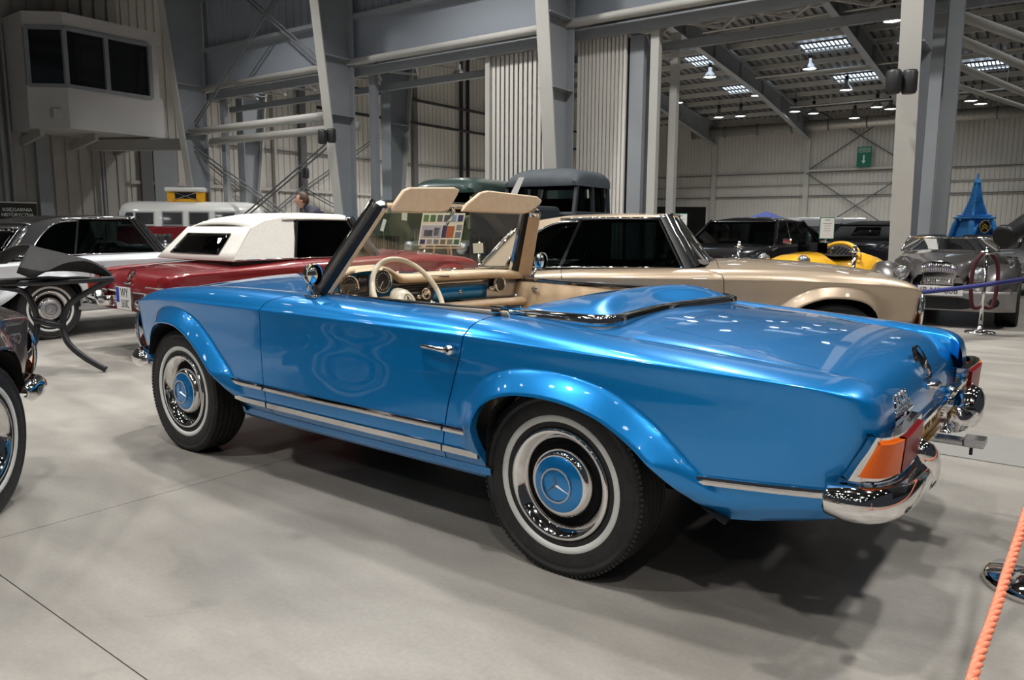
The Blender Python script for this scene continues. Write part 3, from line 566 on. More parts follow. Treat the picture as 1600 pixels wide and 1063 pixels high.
def wheel(parent, x, side, hubmat, hi=True, yo=.80, ww=True):
    e = empty('wheel', (x, side*yo, .322)); e.parent = parent
    if side < 0: e.rotation_euler = (0, 0, PI)
    n = 72 if hi else 36
    T = [(.186, -.175), (.20, -.186), (.26, -.190), (.30, -.178), (.316, -.158), (.3235, -.145)]
    for k in range(5):
        y0 = -.140 + k*.028; T += [(.3245, y0), (.3245, y0+.021), (.3175, y0+.022), (.3175, y0+.027)]
    T += [(.3235, 0.001), (.316, .008), (.302, .014), (.290, .010), (.270, .015), (.240, .0085), (.239, .0055), (.218, .004), (.217, .006), (.200, .003), (.190, -.008)]
    t = MB().lathe(T, (0, 0, 0), 'y', n).make('tyre', M['rubber'], e, True); sharp(t, 30)
    if hi:
        tb = MB()
        for k in range(110):        # shoulder tread blocks
            a = 2*PI*k/110; c, s_ = math.cos(a), math.sin(a); tb.add([(c*.3245-s_*d, h, s_*.3245+c*d) for d in (-.0058, .0058) for h in (-.002, .0075)] + [(c*.313-s_*d, h, s_*.313+c*d) for d in (-.0058, .0058) for h in (.011, .0125)], [(0, 1, 3, 2), (1, 4, 6, 3), (0, 1, 4, 5), (2, 3, 6, 7), (4, 5, 7, 6)])
        q = tb.make('tread_blocks', M['rubber'], e); q['kind'] = 'stuff'
    if ww: MB().lathe([(.2405, .0085), (.2385, .0105), (.220, .0085), (.2175, .0055)], (0, 0, 0), 'y', n).make('whitewall_band', M['whitewall'], e, True)
    MB().lathe([(.190, -.012), (.196, -.004), (.1965, .004), (.193, .012), (.185, .013), (.176, .006), (.160, -.010), (.151, -.022), (.149, -.05)], (0, 0, 0), 'y', n).make('trim_ring', M['chrome'], e, True)
    MB().lathe([(.19, -.15), (.17, -.12), (.152, -.045), (.146, -.052), (.130, -.06), (.118, -.03)], (0, 0, 0), 'y', n).make('rim', M['dark'], e, True)
    MB().lathe([(.122, -.034), (.1215, -.018), (.117, -.006), (.108, .003), (.0985, .006), (.0975, .0055)], (0, 0, 0), 'y', n).make('hubcap', M['chrome'], e, True)
    MB().lathe([(.0978, .0055), (.09, .010), (.06, .0175), (.03, .021), (.0001, .022)], (0, 0, 0), 'y', n).make('hub_disc', hubmat, e, True)
    s = MB(); star(s, (0, .0185, 0), .061, (0, 1, 0), (.12, 0, 1), .006, .09); s.make('star_badge', M['satin'], e)
    MB().lathe([(.0001, -.13), (.17, -.13)], (0, 0, 0), 'y', 32).make('brake_disc', M['dark'], e, True)
    return e

def sidepoly(poly, side, zs=.885, off=0.):
    return [(x, side*(.735-(z-zs)*.44+off), z) for x, z in poly]
def plate_solid(name, pts, th, m, parent, nrm=None, smooth=False):
    P = np.array(pts, float); n = len(P)
    if nrm is None: nrm = np.cross(P[1]-P[0], P[-1]-P[0]); nrm /= np.linalg.norm(nrm)
    q = MB().add(list(P)+list(P+np.array(nrm)*th), [tuple(range(n-1, -1, -1)), tuple(range(n, 2*n))] + [(i, (i+1) % n, n+(i+1) % n, n+i) for i in range(n)])
    return q.make(name, m, parent, smooth)

def roadster(root, pm, top='open', hi=False, hub=None, inter=None, plate=None, bumper=True, roofmat=None, wheels=(1, 1, 1, 1), ww=True):
    inter = inter or M['beige']; hub = hub or pm; rows = ROWS if hi else ROWS_LO
    for side in (1, -1):
        for nm, kind, ed in (('rear_fender', 'rear', (0, 1)), ('door', 'door', (1, 1)), ('front_fender', 'front', (1, 0))):
            U = make_U(kind, rows, hi)
            p = panel(nm, U, rows, pm, root, side, ed)
            if kind == 'door':
                # handle: hinge boss, pull bar, push button
                hx0, hx1, hz = .548, .392, .757; y = side*.884
                mb = MB().tube([(hx0+.012, y-.0*side, hz), (hx0-.01, y+side*.020, hz+.001), (.47, y+side*.026, hz), (hx1+.03, y+side*.028, hz-.002)], [.008, .0095, .0085, .011], 10)
                mb.lathe([(.0001, -.004), (.018, -.004), (.019, .018), (.016, .030), (.0001, .032)], (hx1+.016, y, hz-.001), 'y', 16) if side > 0 else mb.lathe([(.0001, .004), (.018, .004), (.019, -.018), (.016, -.030), (.0001, -.032)], (hx1+.016, y, hz-.001), 'y', 16)
                mb.make('door_handle', M['chrome'], p, True)
                if hi: MB().lathe([(.0001, side*.0335), (.0075, side*.033), (.0075, side*.03)], (hx1+.016, y, hz), 'y', 14).make('lock', M['darkmetal'], p, True)
                mb = MB()
                if hi:
                    a = np.array([body(u_of(np.array(x)), np.array(0.)) for x in np.linspace(.345, 1.30, 14)])
                    for pt in a: pt[1] = (pt[1]-.004)
                    gr = np.stack([a + (0, .008, .000), a + (0, .008, .010), a+(0, -.006, .012), a+(0, -.014, .006), a+(0, -.014, -.004)], 1); gr[..., 1] *= side
                    gridmesh('belt_trim', gr, M['chrome'], p, ang=40)
            # bright mouldings
            for zc, hh, th, nm2 in ((.148, .030, .012, 'upper_moulding'), (.066, .026, .009, 'lower_moulding')):
                if kind == 'rear': segs = [(.312, None, .004)] + ([(-.50, -.884, 0)] if zc > .1 else [])
                elif kind == 'door': segs = [(None, None, 1)]
                else: segs = [(None, 1.905 if zc > .1 else 1.842, 2)]
                for sg in segs:
                    if kind == 'door': x0, x1 = gap_rear(2.75 if zc > .1 else 2.88)+.004, 1.578
                    elif kind == 'front': x0, x1 = 1.589, sg[1]
                    elif sg[1] is None: x0, x1 = .312, gap_rear(2.75 if zc > .1 else 2.88)-.004
                    else: x0, x1 = sg[1], sg[0]
                    xs = np.linspace(x0, x1, 10 if hi else 4); Wd = _cr(u_of(xs), TB[:, 0], TB[:, 2]); zb = zbase(xs)+zc
                    if zc > .1 and kind == 'rear' and sg[1] is not None: zb = np.interp(xs, [-.9, -.5], [.484, .458])
                    dyb = np.interp(zb-zbase(xs), HP, DP)+Wd
                    sec = [(-.004, -hh/2), (th*.7, -hh*.42), (th, -hh*.12), (th*.45, 0), (th, hh*.12), (th*.8, hh*.4), (-.004, hh/2)] if zc > .1 else [(-.012, -hh/2), (th, -hh/2), (th+.002, hh*.4), (-.006, hh/2)]
                    G = np.array([[(xs[i], side*(dyb[i]+a), zb[i]+b) for a, b in sec] for i in range(len(xs))])
                    o = gridmesh(nm2, G, M['chrome'], p, ang=30)
    # inner shell of the arches, floor pan, sills
    for side in (1, -1):
        for A in (ARRs, ARFs):
            a = A[::2] if A is ARRs else A[:-9:2]; G = np.array([[(x, side*y, z-.004 if y > .8 else z) for y in (.83, .80, .56, .40)] for x, z in a]); gridmesh('wheel_housing', G, M['dark'], root)
            gridmesh('housing_wall', np.array([[(x, side*.42, z), (x, side*.42, .25)] for x, z in a]), M['dark'], root)
        gridmesh('sill', np.array([[(x, side*(float(_cr(u_of(x), TB[:, 0], TB[:, 2]))+dy_), z) for dy_, z in ((-.050, .326), (-.056, .30), (-.075, .278), (-.11, .266), (-.30, .264))] for x in np.linspace(.285, 1.84, 12)]), pm, root, ang=60)
    MB().box((1.04, 0, .29), (1.5, 1.3, .04)).box((-.66, 0, .46), (.3, 1.1, .04)).box((2.35, 0, .30), (1.1, .8, .06)).box((0, 0, .30), (.14, 1.3, .12)).make('floor_pan', M['dark'], root)
    MB().tube([(2.0, .3, .2), (.4, .3, .2), (-.2, .25, .26), (-.78, .30, .40)], .03, 8).make('exhaust_pipe', M['darkmetal'], root, True)
    # hood
    nx, ny = (40, 25) if hi else (14, 11)
    xs = np.linspace(1.55, 2.93, nx); G = []
    for x in xs:
        yi = float(_cr(u_of(x), TB[:, 0], TB[:, 6]))-.003
        r = [(x, v*yi, float(hoodz(x, v*yi))) for v in np.linspace(-1, 1, ny)]
        r = [(x, -yi, r[0][2]-.014)] + r + [(x, yi, r[-1][2]-.014)]; G.append(r)
    gridmesh('hood', np.array(G), pm, root, ang=40, flip=False)
    G = []
    for x in np.linspace(0, 1, 6):
        r = []
        for v in np.linspace(-1, 1, ny):
            xx = (1.315+.19*(1-v*v))*(1-x)+1.546*x; yi = float(_cr(u_of(xx), TB[:, 0], TB[:, 6]))-.001; r.append((xx, v*yi, float(hoodz(xx, v*yi))))
        G.append(r)
    cw = gridmesh('cowl_panel', np.array(G), pm, root, ang=40)
    MB().box((1.533, 0, float(hoodz(1.52, 0))+.004), (.02, .42, .012)).make('air_intake_grille', M['chrome'], cw, bevel=.004)
    for s_ in (.28, -.18):
        MB().tube([(1.47, s_, .955), (1.455, s_-.03, .965), (1.40, s_-.30, .945)], .006, 6).tube([(1.43, s_-.02, .955), (1.36, s_-.42, .930)], .004, 6).make('wiper', M['chrome'], cw, True)
    # nose panel with grille, lamps
    NZ = np.linspace(.745, .42, 8); G = []
    for z in NZ:
        dx = float(np.interp(z, [.36, .43, .5, .6, .7], [-.09, -.055, -.03, -.008, 0])); G.append([(3.0+dx+.02*(1-v*v), v*.60, z) for v in np.linspace(-1, 1, 9)])
    npn = gridmesh('nose_panel', np.array(G), pm, root)
    G = [[(2.93+.075*t, v*.575, float(hoodz(2.93, v*.575))*(1-t*t)+.744*t*t) for v in np.linspace(-1, 1, 9)] for t in np.linspace(0, 1, 5)]
    gridmesh('nose_lip', np.array(G), pm, root)
    MB().box((3.018, 0, .60), (.02, .95, .19)).make('grille_opening', M['dark'], npn, bevel=.02)
    mb = MB()
    for z in (.53, .57, .61, .65, .69): mb.box((3.03, 0, z), (.012, .94, .006))
    mb.tube([(3.035, -.47, .60), (3.05, 0, .60), (3.035, .47, .60)], .012, 8); mb.make('grille_bars', M['chrome'], npn)
    s = MB(); star(s, (3.045, 0, .61), .10, (1, 0, 0), (0, 0, 1), .014, .08); s.make('front_star', M['chrome'], npn)
    for side in (1, -1):
        hl = MB().lathe([(.0001, .045), (.06, .035), (.082, .01), (.085, -.01)], (2.985, side*.655, .655), 'x', 24)
        q = hl.make('headlamp', M['clearlens'], root, True)
        R_ = [(2.985+.012, side*(.655+.082*math.cos(t)), .60+.145*math.sin(t)) for t in np.linspace(0, 2*PI, 33)[:-1]]
        MB().tube(R_+[R_[0], R_[1]], .011, 8, caps=False).make('lamp_bezel', M['chrome'], q, True)
        MB().lathe([(.0001, .02), (.06, .015), (.075, 0)], (2.985, side*.655, .52), 'x', 20).make('turn_signal_lens', M['amber'], q, True)
    # rear deck with the lid cut out
    nv = 17 if hi else 9; Q = np.linspace(0, _ds[-1], 46 if hi else 16)
    ly = lambda q: np.interp(q, [0, .03, .5, _ds[-1]], [.66, .705, .925, .985])
    G = [];
    for q in Q: G.append([deckpt(q, v*ly(q)) for v in np.linspace(-1, 1, nv)])
    G = np.array(G); e0 = G[:1].copy(); e0[..., 2] -= .014; e1 = G[-1:].copy(); e1[..., 0] += .02; G = np.concatenate([e0, G, e1]); s0 = G[:, :1].copy(); s0[..., 2] -= .014; s0[..., 0] += .004; s1 = G[:, -1:].copy(); s1[..., 2] -= .014; s1[..., 0] += .004
    G = np.concatenate([s0, G, s1], 1); lid = gridmesh('trunk_lid', G, pm, root, ang=40, flip=True)
    for side in (1, -1):
        G = [[deckpt(q, side*v) for v in np.linspace(ly(q)+.005, 1.0, 4)] + [deckpt(q, side*1.02)-np.array((0, 0, .004))] for q in Q]
        gridmesh('deck_side', np.array(G), pm, root, ang=40, flip=side > 0)
    G = []
    for x in np.linspace(-.186, .46, 14):
        uu_ = u_of(x); yi = float(_cr(uu_, TB[:, 0], TB[:, 6])); zi = float(_cr(uu_, TB[:, 0], TB[:, 7]))
        G.append([(x, side*1.0*v*yi, zi + (float(np.interp(x, [-.19, 0, .46], [.852, .863, .875]))-zi)*(1-v*v)) for side in (1,) for v in np.linspace(-1, 1, nv)])
    G = np.array(G); 
    if top == 'open':
        for side in (1, -1):
            H = []
            for x in list(np.linspace(-.186, .03, 6)) + [.0301] + list(np.linspace(.08, .46, 8)):
                uu_ = u_of(x); yi = float(_cr(uu_, TB[:, 0], TB[:, 6])); zi = float(_cr(uu_, TB[:, 0], TB[:, 7])); inn = 0 if x <= .03 else .60
                H.append([(x, side*(inn+(yi-inn)*v), zi + (float(np.interp(x, [-.19, 0, .46], [.852, .863, .875]))-zi)*(1-((inn+(yi-inn)*v)/yi)**2)) for v in np.linspace(0, 1, 8)])
            gridmesh('rear_deck', np.array(H), pm, root, ang=40, flip=side > 0)
    else: gridmesh('rear_deck', G, pm, root, ang=40, flip=True)
    # lid furniture
    s = MB(); star(s, (-.934, 0, .738), .060, (-1, 0, .50), (.50, 0, 1), .012, .12); s.make('trunk_star', M['chrome'], lid)
    MB().tube([(-.968, .055, .672), (-.988, .03, .668), (-.988, -.03, .668), (-.968, -.055, .672)], [.008, .012, .012, .008], 10).box((-.972, 0, .668), (.02, .10, .018)).make('lid_handle', M['chrome'], lid, True)
    if hi:
        Mt = frame((-.968, .46, .697), (0, -1, 0), (.32, 0, 1))
        text('model_lettering', '230SL', .054, M['chrome'], lid, Mt, .003, sx=1.4)
        Mt = frame((-.977, .46, .670), (0, -1, 0), (.30, 0, 1)); text('automatic_lettering', 'AUTOMATIC', .018, M['chrome'], lid, Mt, .003, sx=1.9)
        MB().beam((-.980, .575, .657), (-.980, .345, .657), .006, .006).make('lettering_bar', M['chrome'], lid)
    # tail panel
    G = []
    for z in np.linspace(.60, .40, 6):
        dx = float(np.interp(z, [.36, .43, .5, .6, .7], [.09, .01, -.028, -.044, -.022])); G.append([(-.944+dx*.15, v*.62, z) for v in np.linspace(-1, 1, 7)])
    tp = gridmesh('tail_panel', np.array(G), pm, root)
    gridmesh('tail_valance', np.array([[(-.94, v*.70, .44) for v in np.linspace(-1, 1, 5)], [(-.92, v*.69, .41) for v in np.linspace(-1, 1, 5)], [(-.80, v*.68, .40) for v in np.linspace(-1, 1, 5)]]), pm, tp)
    MB().beam((-1.0, -.60, .592), (-1.0, .60, .592), .012, .014).make('lid_sill_trim', M['chrome'], tp)
    # tail lamps: bright surround, amber side, red inboard
    for side in (1, -1):
        def ring(z, g=0.): # plan outline of the lamp at height z (outside corner wraps)
            k = np.clip((z-.545)/.11, 0, 1)
            return [(-.925-.058*k, .836-.012*k+g), (-.962-.036*k, .828-.012*k+g), (-.995-.018*k, .798-.01*k+g), (-1.016-.008*k, .74), (-1.022-.006*k, .66), (-1.016-.006*k, .46)]
        def shell(nm, z0, z1, g, i0, i1, m, par):
            n = 6; Gg = []
            for z in np.linspace(z0, z1, 4):
                pts = smooth_pts([(a, b, z) for a, b in ring(z, g)], 6)[i0:i1]
                Gg.append([(p[0]-g, side*p[1], z) for p in pts])
            Gg = np.array(Gg); Gg = np.concatenate([Gg[:1]*(1, .97, 1)+(.03, 0, 0), Gg, Gg[-1:]*(1, .97, 1)+(.03, 0, 0)]); Gg = np.concatenate([Gg[:, :1]+(.02, -.03*side, 0), Gg, Gg[:, -1:]+(.04, 0, 0)], 1)
            return gridmesh(nm, Gg, m, par, ang=40)
        tl = shell('tail_lamp', .540, .662, .004, 0, 31, M['chrome'], root)
        shell('amber_lens', .556, .648, .014, 3, 19, M['amber'], tl); shell('red_lens', .556, .648, .014, 19, 30, M['redlens'], tl)
    if bumper:
        for side in (1, -1):
            # wrap-round blade and overrider
            path = smooth_pts([(-.882, .856, .488), (-.94, .858, .488), (-.99, .838, .488), (-1.022, .78, .488), (-1.036, .70, .488), (-1.040, .55, .490), (-1.036, .38, .492), (-1.02, .30, .495), (-.97, .275, .497)], 6)
            sec = [(-.010, -.052), (.012, -.046), (.030, -.026), (.036, 0), (.030, .024), (.012, .042), (-.012, .048)]
            G = []
            for i, p in enumerate(path):
                d = path[min(i+1, len(path)-1)] - path[max(i-1, 0)]; d /= np.linalg.norm(d); nrm = np.array((d[1], -d[0], 0)); nrm *= 1 if nrm@np.array((-1, .6, 0)) > 0 else -1
                k = np.interp(i, [0, 5], [.80, 1]); G.append([(p[0]+nrm[0]*a*k, side*(p[1]+nrm[1]*a*k), p[2]+b*k) for a, b in sec])
            G = np.array(G); c0 = G[:1].mean(1, keepdims=True)*np.ones((1, len(sec), 1)); c1 = G[-1:].mean(1, keepdims=True)*np.ones((1, len(sec), 1))+(.02, 0, 0)
            bp_ = gridmesh('rear_bumper', np.concatenate([c0, G, c1]), M['chrome'], root, solid=.002)
            O = []                  # overrider: tall rounded horn
            for t in np.linspace(0, 1, 11):
                z = .425 + .175*t; k = math.sin(PI*min(max(t, .0), 1))**.35 if 0 < t < 1 else .02; wdt = .060*k*(1-.25*t); dep = .065*k*(1-.15*t)+.0; 
                O.append([(-1.022-dep*math.cos(a)-.012*t, side*(.455+.05*t+wdt*math.sin(a)), z) for a in np.linspace(-PI*.75, PI*.75, 15)])
            gridmesh('overrider', np.array(O), M['chrome'], bp_)
            fb = smooth_pts([(2.77, .785, .45), (2.86, .79, .45), (2.94, .765, .45), (3.00, .68, .45), (3.04, .50, .45), (3.08, .2, .45), (3.09, 0, .45)], 6)
            G = []
            for i, p in enumerate(fb):
                d = fb[min(i+1, len(fb)-1)] - fb[max(i-1, 0)]; d /= np.linalg.norm(d); nrm = np.array((d[1], -d[0], 0)); nrm *= 1 if nrm@np.array((1, .6, 0)) > 0 else -1
                k = np.interp(i, [0, 4], [.4, 1]); G.append([(p[0]+nrm[0]*a*k, side*(p[1]+nrm[1]*a*k), p[2]+b*k) for a, b in sec])
            gridmesh('front_bumper', np.array(G), M['chrome'], root, solid=.003)
    pw = plate or ('yellow', 'JD 00 65')
    PX = -.968 if hi else -1.022
    pl = MB().box((PX, -.0, .545 if hi else .530), (.006, .52 if pw[0] != 'square' else .30, .115 if pw[0] != 'square' else .21)).make('number_plate', M['plateyellow' if pw[0] == 'yellow' else 'platewhite'], root, bevel=.003)
    if pw[0] == 'square':
        text('plate_letters', pw[1].split('|')[0], .115, M['ink'], pl, frame((-1.0262, -.03, .580), (0, -1, 0), (0, 0, 1)), .0005, sx=.8)
        text('plate_digits', pw[1].split('|')[1], .105, M['ink'], pl, frame((-1.0262, -.035, .480), (0, -1, 0), (0, 0, 1)), .0005, sx=.56)
        MB().box((-1.026, .112, .56), (.001, .06, .14)).make('plate_band', M['euroblue'], pl)
    else:
        text('plate_characters', pw[1], .105, M['ink'], pl, frame((PX-.0042, -.0, .545 if hi else .530), (0, -1, 0), (0, 0, 1)), .0005, sx=1.0)
        MB().box((PX-.006, 0, .480 if hi else .465), (.03, .56, .014)).make('plate_holder', M['chrome'], pl)
        MB().lathe([(.0001, -.03), (.018, -.03), (.018, .03), (.0001, .03)], (PX-.03, -.29, .60), 'y', 12).make('plate_lamp', M['chrome'], pl, True)
        if hi:
            MB().lathe([(.0001, -.022), (.022, -.022), (.024, -.012), (.034, -.010), (.038, 0), (.038, .03)], (-.975, -.37, .575), 'x', 24).make('fuel_filler_cap', M['chrome'], root, True)
            MB().box((-.99, -.34, .405), (.20, .07, .022)).box((-1.08, -.34, .412), (.07, .10, .03)).make('tow_bracket', M['satin'], root, bevel=.006)
            MB().tube([(-1.07, -.34, .395), (-1.07, -.34, .36)], .006, 8).make('tow_pin', M['darkmetal'], root)
    # wheels
    for k, (x, side) in enumerate(((0, 1), (2.4, 1), (0, -1), (2.4, -1))):
        if wheels[k]: wheel(root, x, side, hub, hi and side > 0, ww=ww)
    # ---- windscreen
    abase = np.array((1.335, .735, .893)); atop = np.array((1.125, .565, 1.285))
    nsg = 13
    def arcb(v): return np.array((1.335+.19*(1-v*v), v*.735, .893+.045*(1-v*v)))
    def arct(v): return np.array((1.125+.115*(1-v*v), v*.565, 1.285+.012*(1-v*v)))
    V = np.linspace(-1, 1, nsg if not hi else 25)
    gg = gridmesh('windscreen', np.array([[arcb(v)*(1-t)+arct(v)*t for v in V*.985] for t in np.linspace(.02, .98, 6)]), M['glass'], root)
    for side in (1, -1):
        sd = np.array((1, side, 1)); a, b = abase*sd, atop*sd; d = (b-a)/np.linalg.norm(b-a)
        nr = np.array((.45, side*1., .45)); nr -= d*(nr@d); nr /= np.linalg.norm(nr); fw = np.cross(nr, d)*side; fw = fw if fw[0] > 0 else -fw
        def strip(nm, f0, f1, th, m, off=0., par=root, t0=-.02, t1=1.0, wid0=1., r=.4):
            k = wid0; pts = []
            for t in np.linspace(t0, t1, 5):
                c = a+(b-a)*t; kk = 1+(k-1)*(1-t)
                pts.append([c+fw*f0*kk+nr*off, c+fw*f0*kk+nr*(off+th), c+fw*(f0*.5+f1*.5)*kk+nr*(off+th*1.15), c+fw*f1*kk+nr*(off+th), c+fw*f1*kk+nr*off])
            o = gridmesh(nm, np.array(pts), m, par, ang=50, closed=True)
            return o
        ap = strip('windscreen_pillar', -.046, .050, .026, M['seal'], -.010, wid0=1.2)
        strip('pillar_outer_trim', .046, .064, .030, M['chrome'], -.008, ap, wid0=1.2)
        strip('pillar_centre_trim', .002, .013, .011, M['chrome'], .017, ap, wid0=1.2)
        strip('pillar_lining', -.050, .012, .014, inter, -.026, ap, wid0=1.2)
        strip('pillar_seal', .012, .034, .014, M['seal'], -.026, ap, wid0=1.2)
        MB().lathe([(.0001, -.03), (.03, -.028), (.034, 0), (.024, .02), (.0001, .028)], tuple(b+np.array((-.012, 0, -.01))), 'z', 12).make('pillar_cap', M['chrome'], ap, True)
        MB().box(a+np.array((.0, side*.004, -.006)), (.12, .03, .018)).box(a+np.array((-.05, side*.0, -.004)), (.05, .04, .026)).make('pillar_foot', M['chrome'], ap, bevel=.005)
    hd = [arct(v) for v in V]
    G = np.array([[p+np.array(q) for q in ((.012, 0, -.012), (.014, 0, .010), (0, 0, .018), (-.02, 0, .012), (-.024, 0, -.008))] for p in hd])
    hdr = gridmesh('header_rail', G, M['chrome'], root, closed=True)
    gridmesh('header_lining', np.array([[p+np.array(q) for q in ((-.02, 0, .006), (-.034, 0, -.002), (-.03, 0, -.018), (.0, 0, -.016))] for p in hd]), inter, hdr)
    bs = [arcb(v) for v in V]
    gridmesh('screen_base_seal', np.array([[p+np.array(q) for q in ((.025, 0, -.012), (.02, 0, .006), (.0, 0, .014), (-.012, 0, .006), (-.02, 0, -.012))] for p in bs]), M['seal'], gg)
    gridmesh('screen_base_trim', np.array([[p+np.array(q) for q in ((.034, 0, -.014), (.032, 0, .003), (.022, 0, .006))] for p in bs]), M['chrome'], gg)
    # ---- cabin
    cb = MB(); 
    tub = MB().box((.72, 0, .36), (1.5, 1.36, .04)).make('cabin_floor', M['carpet'], root)
    MB().box((.95, 0, .45), (1.1, .22, .18)).make('tunnel', M['carpet'], tub, bevel=.04)
    MB().box((.04, 0, .58), (.05, 1.16, .46)).make('rear_bulkhead_upholstery', inter if top == 'open' else M['carpet'], tub); MB().box((1.42, 0, .61), (.03, 1.34, .52)).make('firewall', M['carpet'], tub)
    for side in (1, -1):
        G = []
        for x in np.linspace(.30, 1.36, 12):
            G.append([(x, side*(.700+.010*(z > .85)), z) for z in (.885, .87, .80, .70, .60, .45, .36)])
        G = np.array(G); G[:, 1:5, 1] -= side*.012
        dc = gridmesh('door_card', G, inter, root, solid=.006)
        MB().beam((.03, side*.69, .60), (.335, side*.705, .62), .02, .42).make('quarter_trim', inter, dc)
        MB().tube([(.34, side*.700, .886), (.9, side*.706, .889), (1.33, side*.702, .890), (1.36, side*.70, .86), (1.40, side*.69, .80)], .008, 6).make('door_seal', M['seal'], dc, True)
        if hi:
            MB().lathe([(.0001, -side*.034), (.015, -side*.030), (.018, -side*.012), (.024, -side*.008), (.024, 0)], (1.33, side*.705, .79), 'y', 18).make('window_crank_boss', M['chrome'], dc, True)
            MB().lathe([(.0001, -side*.03), (.014, -side*.028), (.018, 0)], (1.197, side*.705, .838), 'y', 16).tube([(1.197, side*.68, .838), (1.16, side*.665, .828)], .006, 8).make('door_pull', M['chrome'], dc, True)
            MB().box((.85, side*.69, .70), (.40, .05, .05)).make('arm_rest', inter, dc, bevel=.02)
    for sy in (.36, -.36):
        st = empty('seat', (.55, sy, 0)); st.parent = root
        MB().box((.10, 0, .50), (.50, .50, .16)).make('seat_cushion', inter, st, bevel=.05, auto=40)
        c_ = .09 if top == 'open' and sy > 0 else 0.
        MB().box((-.20, 0, .66), (.14, .50, .36 if top == 'open' else .48)).make('seat_back', inter, st, bevel=.06, auto=40)
    for side in (1, -1): MB().beam((1.34, side*.69, .60), (1.44, side*.69, .60), .02, .50).make('kick_panel', M['carpet'], tub)
    # dashboard
    G = []
    for v in np.linspace(-1, 1, 31):
        y = v*.70; fx = .10*(1-v*v); hump = .052*math.exp(-((y-.445)/.215)**6); hb_ = 1.5*hump; e_ = .015*v**4
        r = [(1.44+fx, .915), (1.40+fx, .944+hump-e_), (1.35+fx*.9, .956+hump-e_), (1.31+fx*.8, .950+hump-e_), (1.290+fx*.8, .932+hump-e_), (1.292+fx*.8, .912+hb_*.95-e_), (1.33+fx*.8, .905+hb_-e_)]
        G.append([(a, y, b) for a, b in r])
    db = gridmesh('dashboard', np.array(G), inter, root)
    if hi:
        F_ = []
        for v in np.linspace(-1, 1, 21): y = v*.69; fx = .10*(1-v*v)*.8; F_.append([(1.345+fx, y, .985 if .25 < y < .64 else .915), (1.335+fx, y, .88), (1.335+fx, y, .80), (1.36+fx, y, .74)])
        gridmesh('dash_face', np.array(F_), M['satin'], db)
        def dx(y): return 1.33+.08*(1-(y/.69)**2)
        def dpan(nm, y0, y1, z0, z1, m, o=.006):
            G = [[(dx(y)-o, y, z1), (dx(y)-o-.002, y, (z0+z1)/2), (dx(y)-o+.004, y, z0)] for y in np.linspace(y0, y1, 8)]; return gridmesh(nm, np.array(G), m, db, solid=.003)
        dpan('glovebox_door', -.06, -.46, .797, .872, M['blue'], .008)
        MB().lathe([(.0001, -.012), (.011, -.010), (.013, 0)], (dx(-.26)-.01, -.26, .84), 'x', 16).make('glovebox_lock', M['chrome'], db, True)
        dpan('cluster_panel', .66, .24, .85, .985, M['blue'], .008)
        for gy, gz, gr in ((.575, .912, .054), (.335, .928, .056)):
            g_ = MB().lathe([(.0001, -.012), (gr*.93, -.012)], (dx(gy)-.020, gy, gz), 'x', 28).make('gauge', M['gauge'], db, True)
            MB().lathe([(gr*.9, -.010), (gr, -.020), (gr*1.07, -.012), (gr*1.08, 0)], (dx(gy)-.020, gy, gz), 'x', 28).make('gauge_bezel', M['chrome'], g_, True)
            tk = MB()
            for k in range(24):
                a = 2*PI*k/24; tk.beam((dx(gy)-.0335, gy+gr*.80*math.cos(a), gz+gr*.80*math.sin(a)), (dx(gy)-.0335, gy+gr*.66*math.cos(a), gz+gr*.66*math.sin(a)), .0022, .001, (1, 0, 0))
            tk.beam((dx(gy)-.0345, gy, gz), (dx(gy)-.0345, gy+gr*.4, gz-gr*.55), .003, .001, (1, 0, 0)); tk.make('dial_marks', M['paper'], g_)
        c_ = dpan('instrument_column', .495, .425, .835, .965, M['gauge'], .014)
        MB().beam((dx(.44)-.018, .50, .835), (dx(.44)-.018, .50, .965), .004, .006, (0, 1, 0)).beam((dx(.44)-.018, .42, .835), (dx(.44)-.018, .42, .965), .004, .006, (0, 1, 0)).make('column_trim', M['chrome'], c_)
        rd = dpan('radio', .20, .045, .805, .862, M['gauge'], .012)
        for ky in (.185, .06): MB().lathe([(.0001, -.022), (.010, -.020), (.013, 0)], (dx(ky)-.012, ky, .833), 'x', 14).make('radio_knob', M['chrome'], rd, True)
        hs_ = dpan('heater_slots', .20, -.02, .876, .898, M['darkmetal'], .010); dpan('dash_trim', -.04, -.46, .886, .900, M['chrome'], .012)
        MB().lathe([(.0001, -.014), (.020, -.013), (.026, -.02), (.032, -.012), (.034, 0)], (dx(.005)-.008, .005, .845), 'x', 22).make('clock', M['chrome'], db, True)
        for vy in (-.545,):
            vt = MB().lathe([(.0001, -.012), (.036, -.014)], (dx(vy)-.012, vy, .868), 'x', 24).make('air_vent', M['gauge'], db, True)
            MB().lathe([(.036, -.012), (.041, -.022), (.046, -.010), (.047, 0)], (dx(vy)-.012, vy, .868), 'x', 24).make('vent_ring', M['chrome'], vt, True)
        MB().lathe([(.0001, -.02), (.012, -.018), (.015, 0)], (dx(-.49)-.012, -.487, .848), 'x', 14).make('dash_knob', M['chrome'], db, True)
        gridmesh('knee_roll', np.array([[(dx(y)-.03+.035*math.cos(a)-.02, y, .768+.024*math.sin(a)) for a in np.linspace(0, 2*PI, 12)] for y in np.linspace(-.68, .20, 12)]), inter, db)
    # steering wheel
    wc = np.array((1.135, .38, .862)); wn = np.array((-.86, 0, .50)); wn /= np.linalg.norm(wn); wu = np.array((0, 1., 0)); wv = np.cross(wn, wu); wv = wv if wv[2] > 0 else -wv
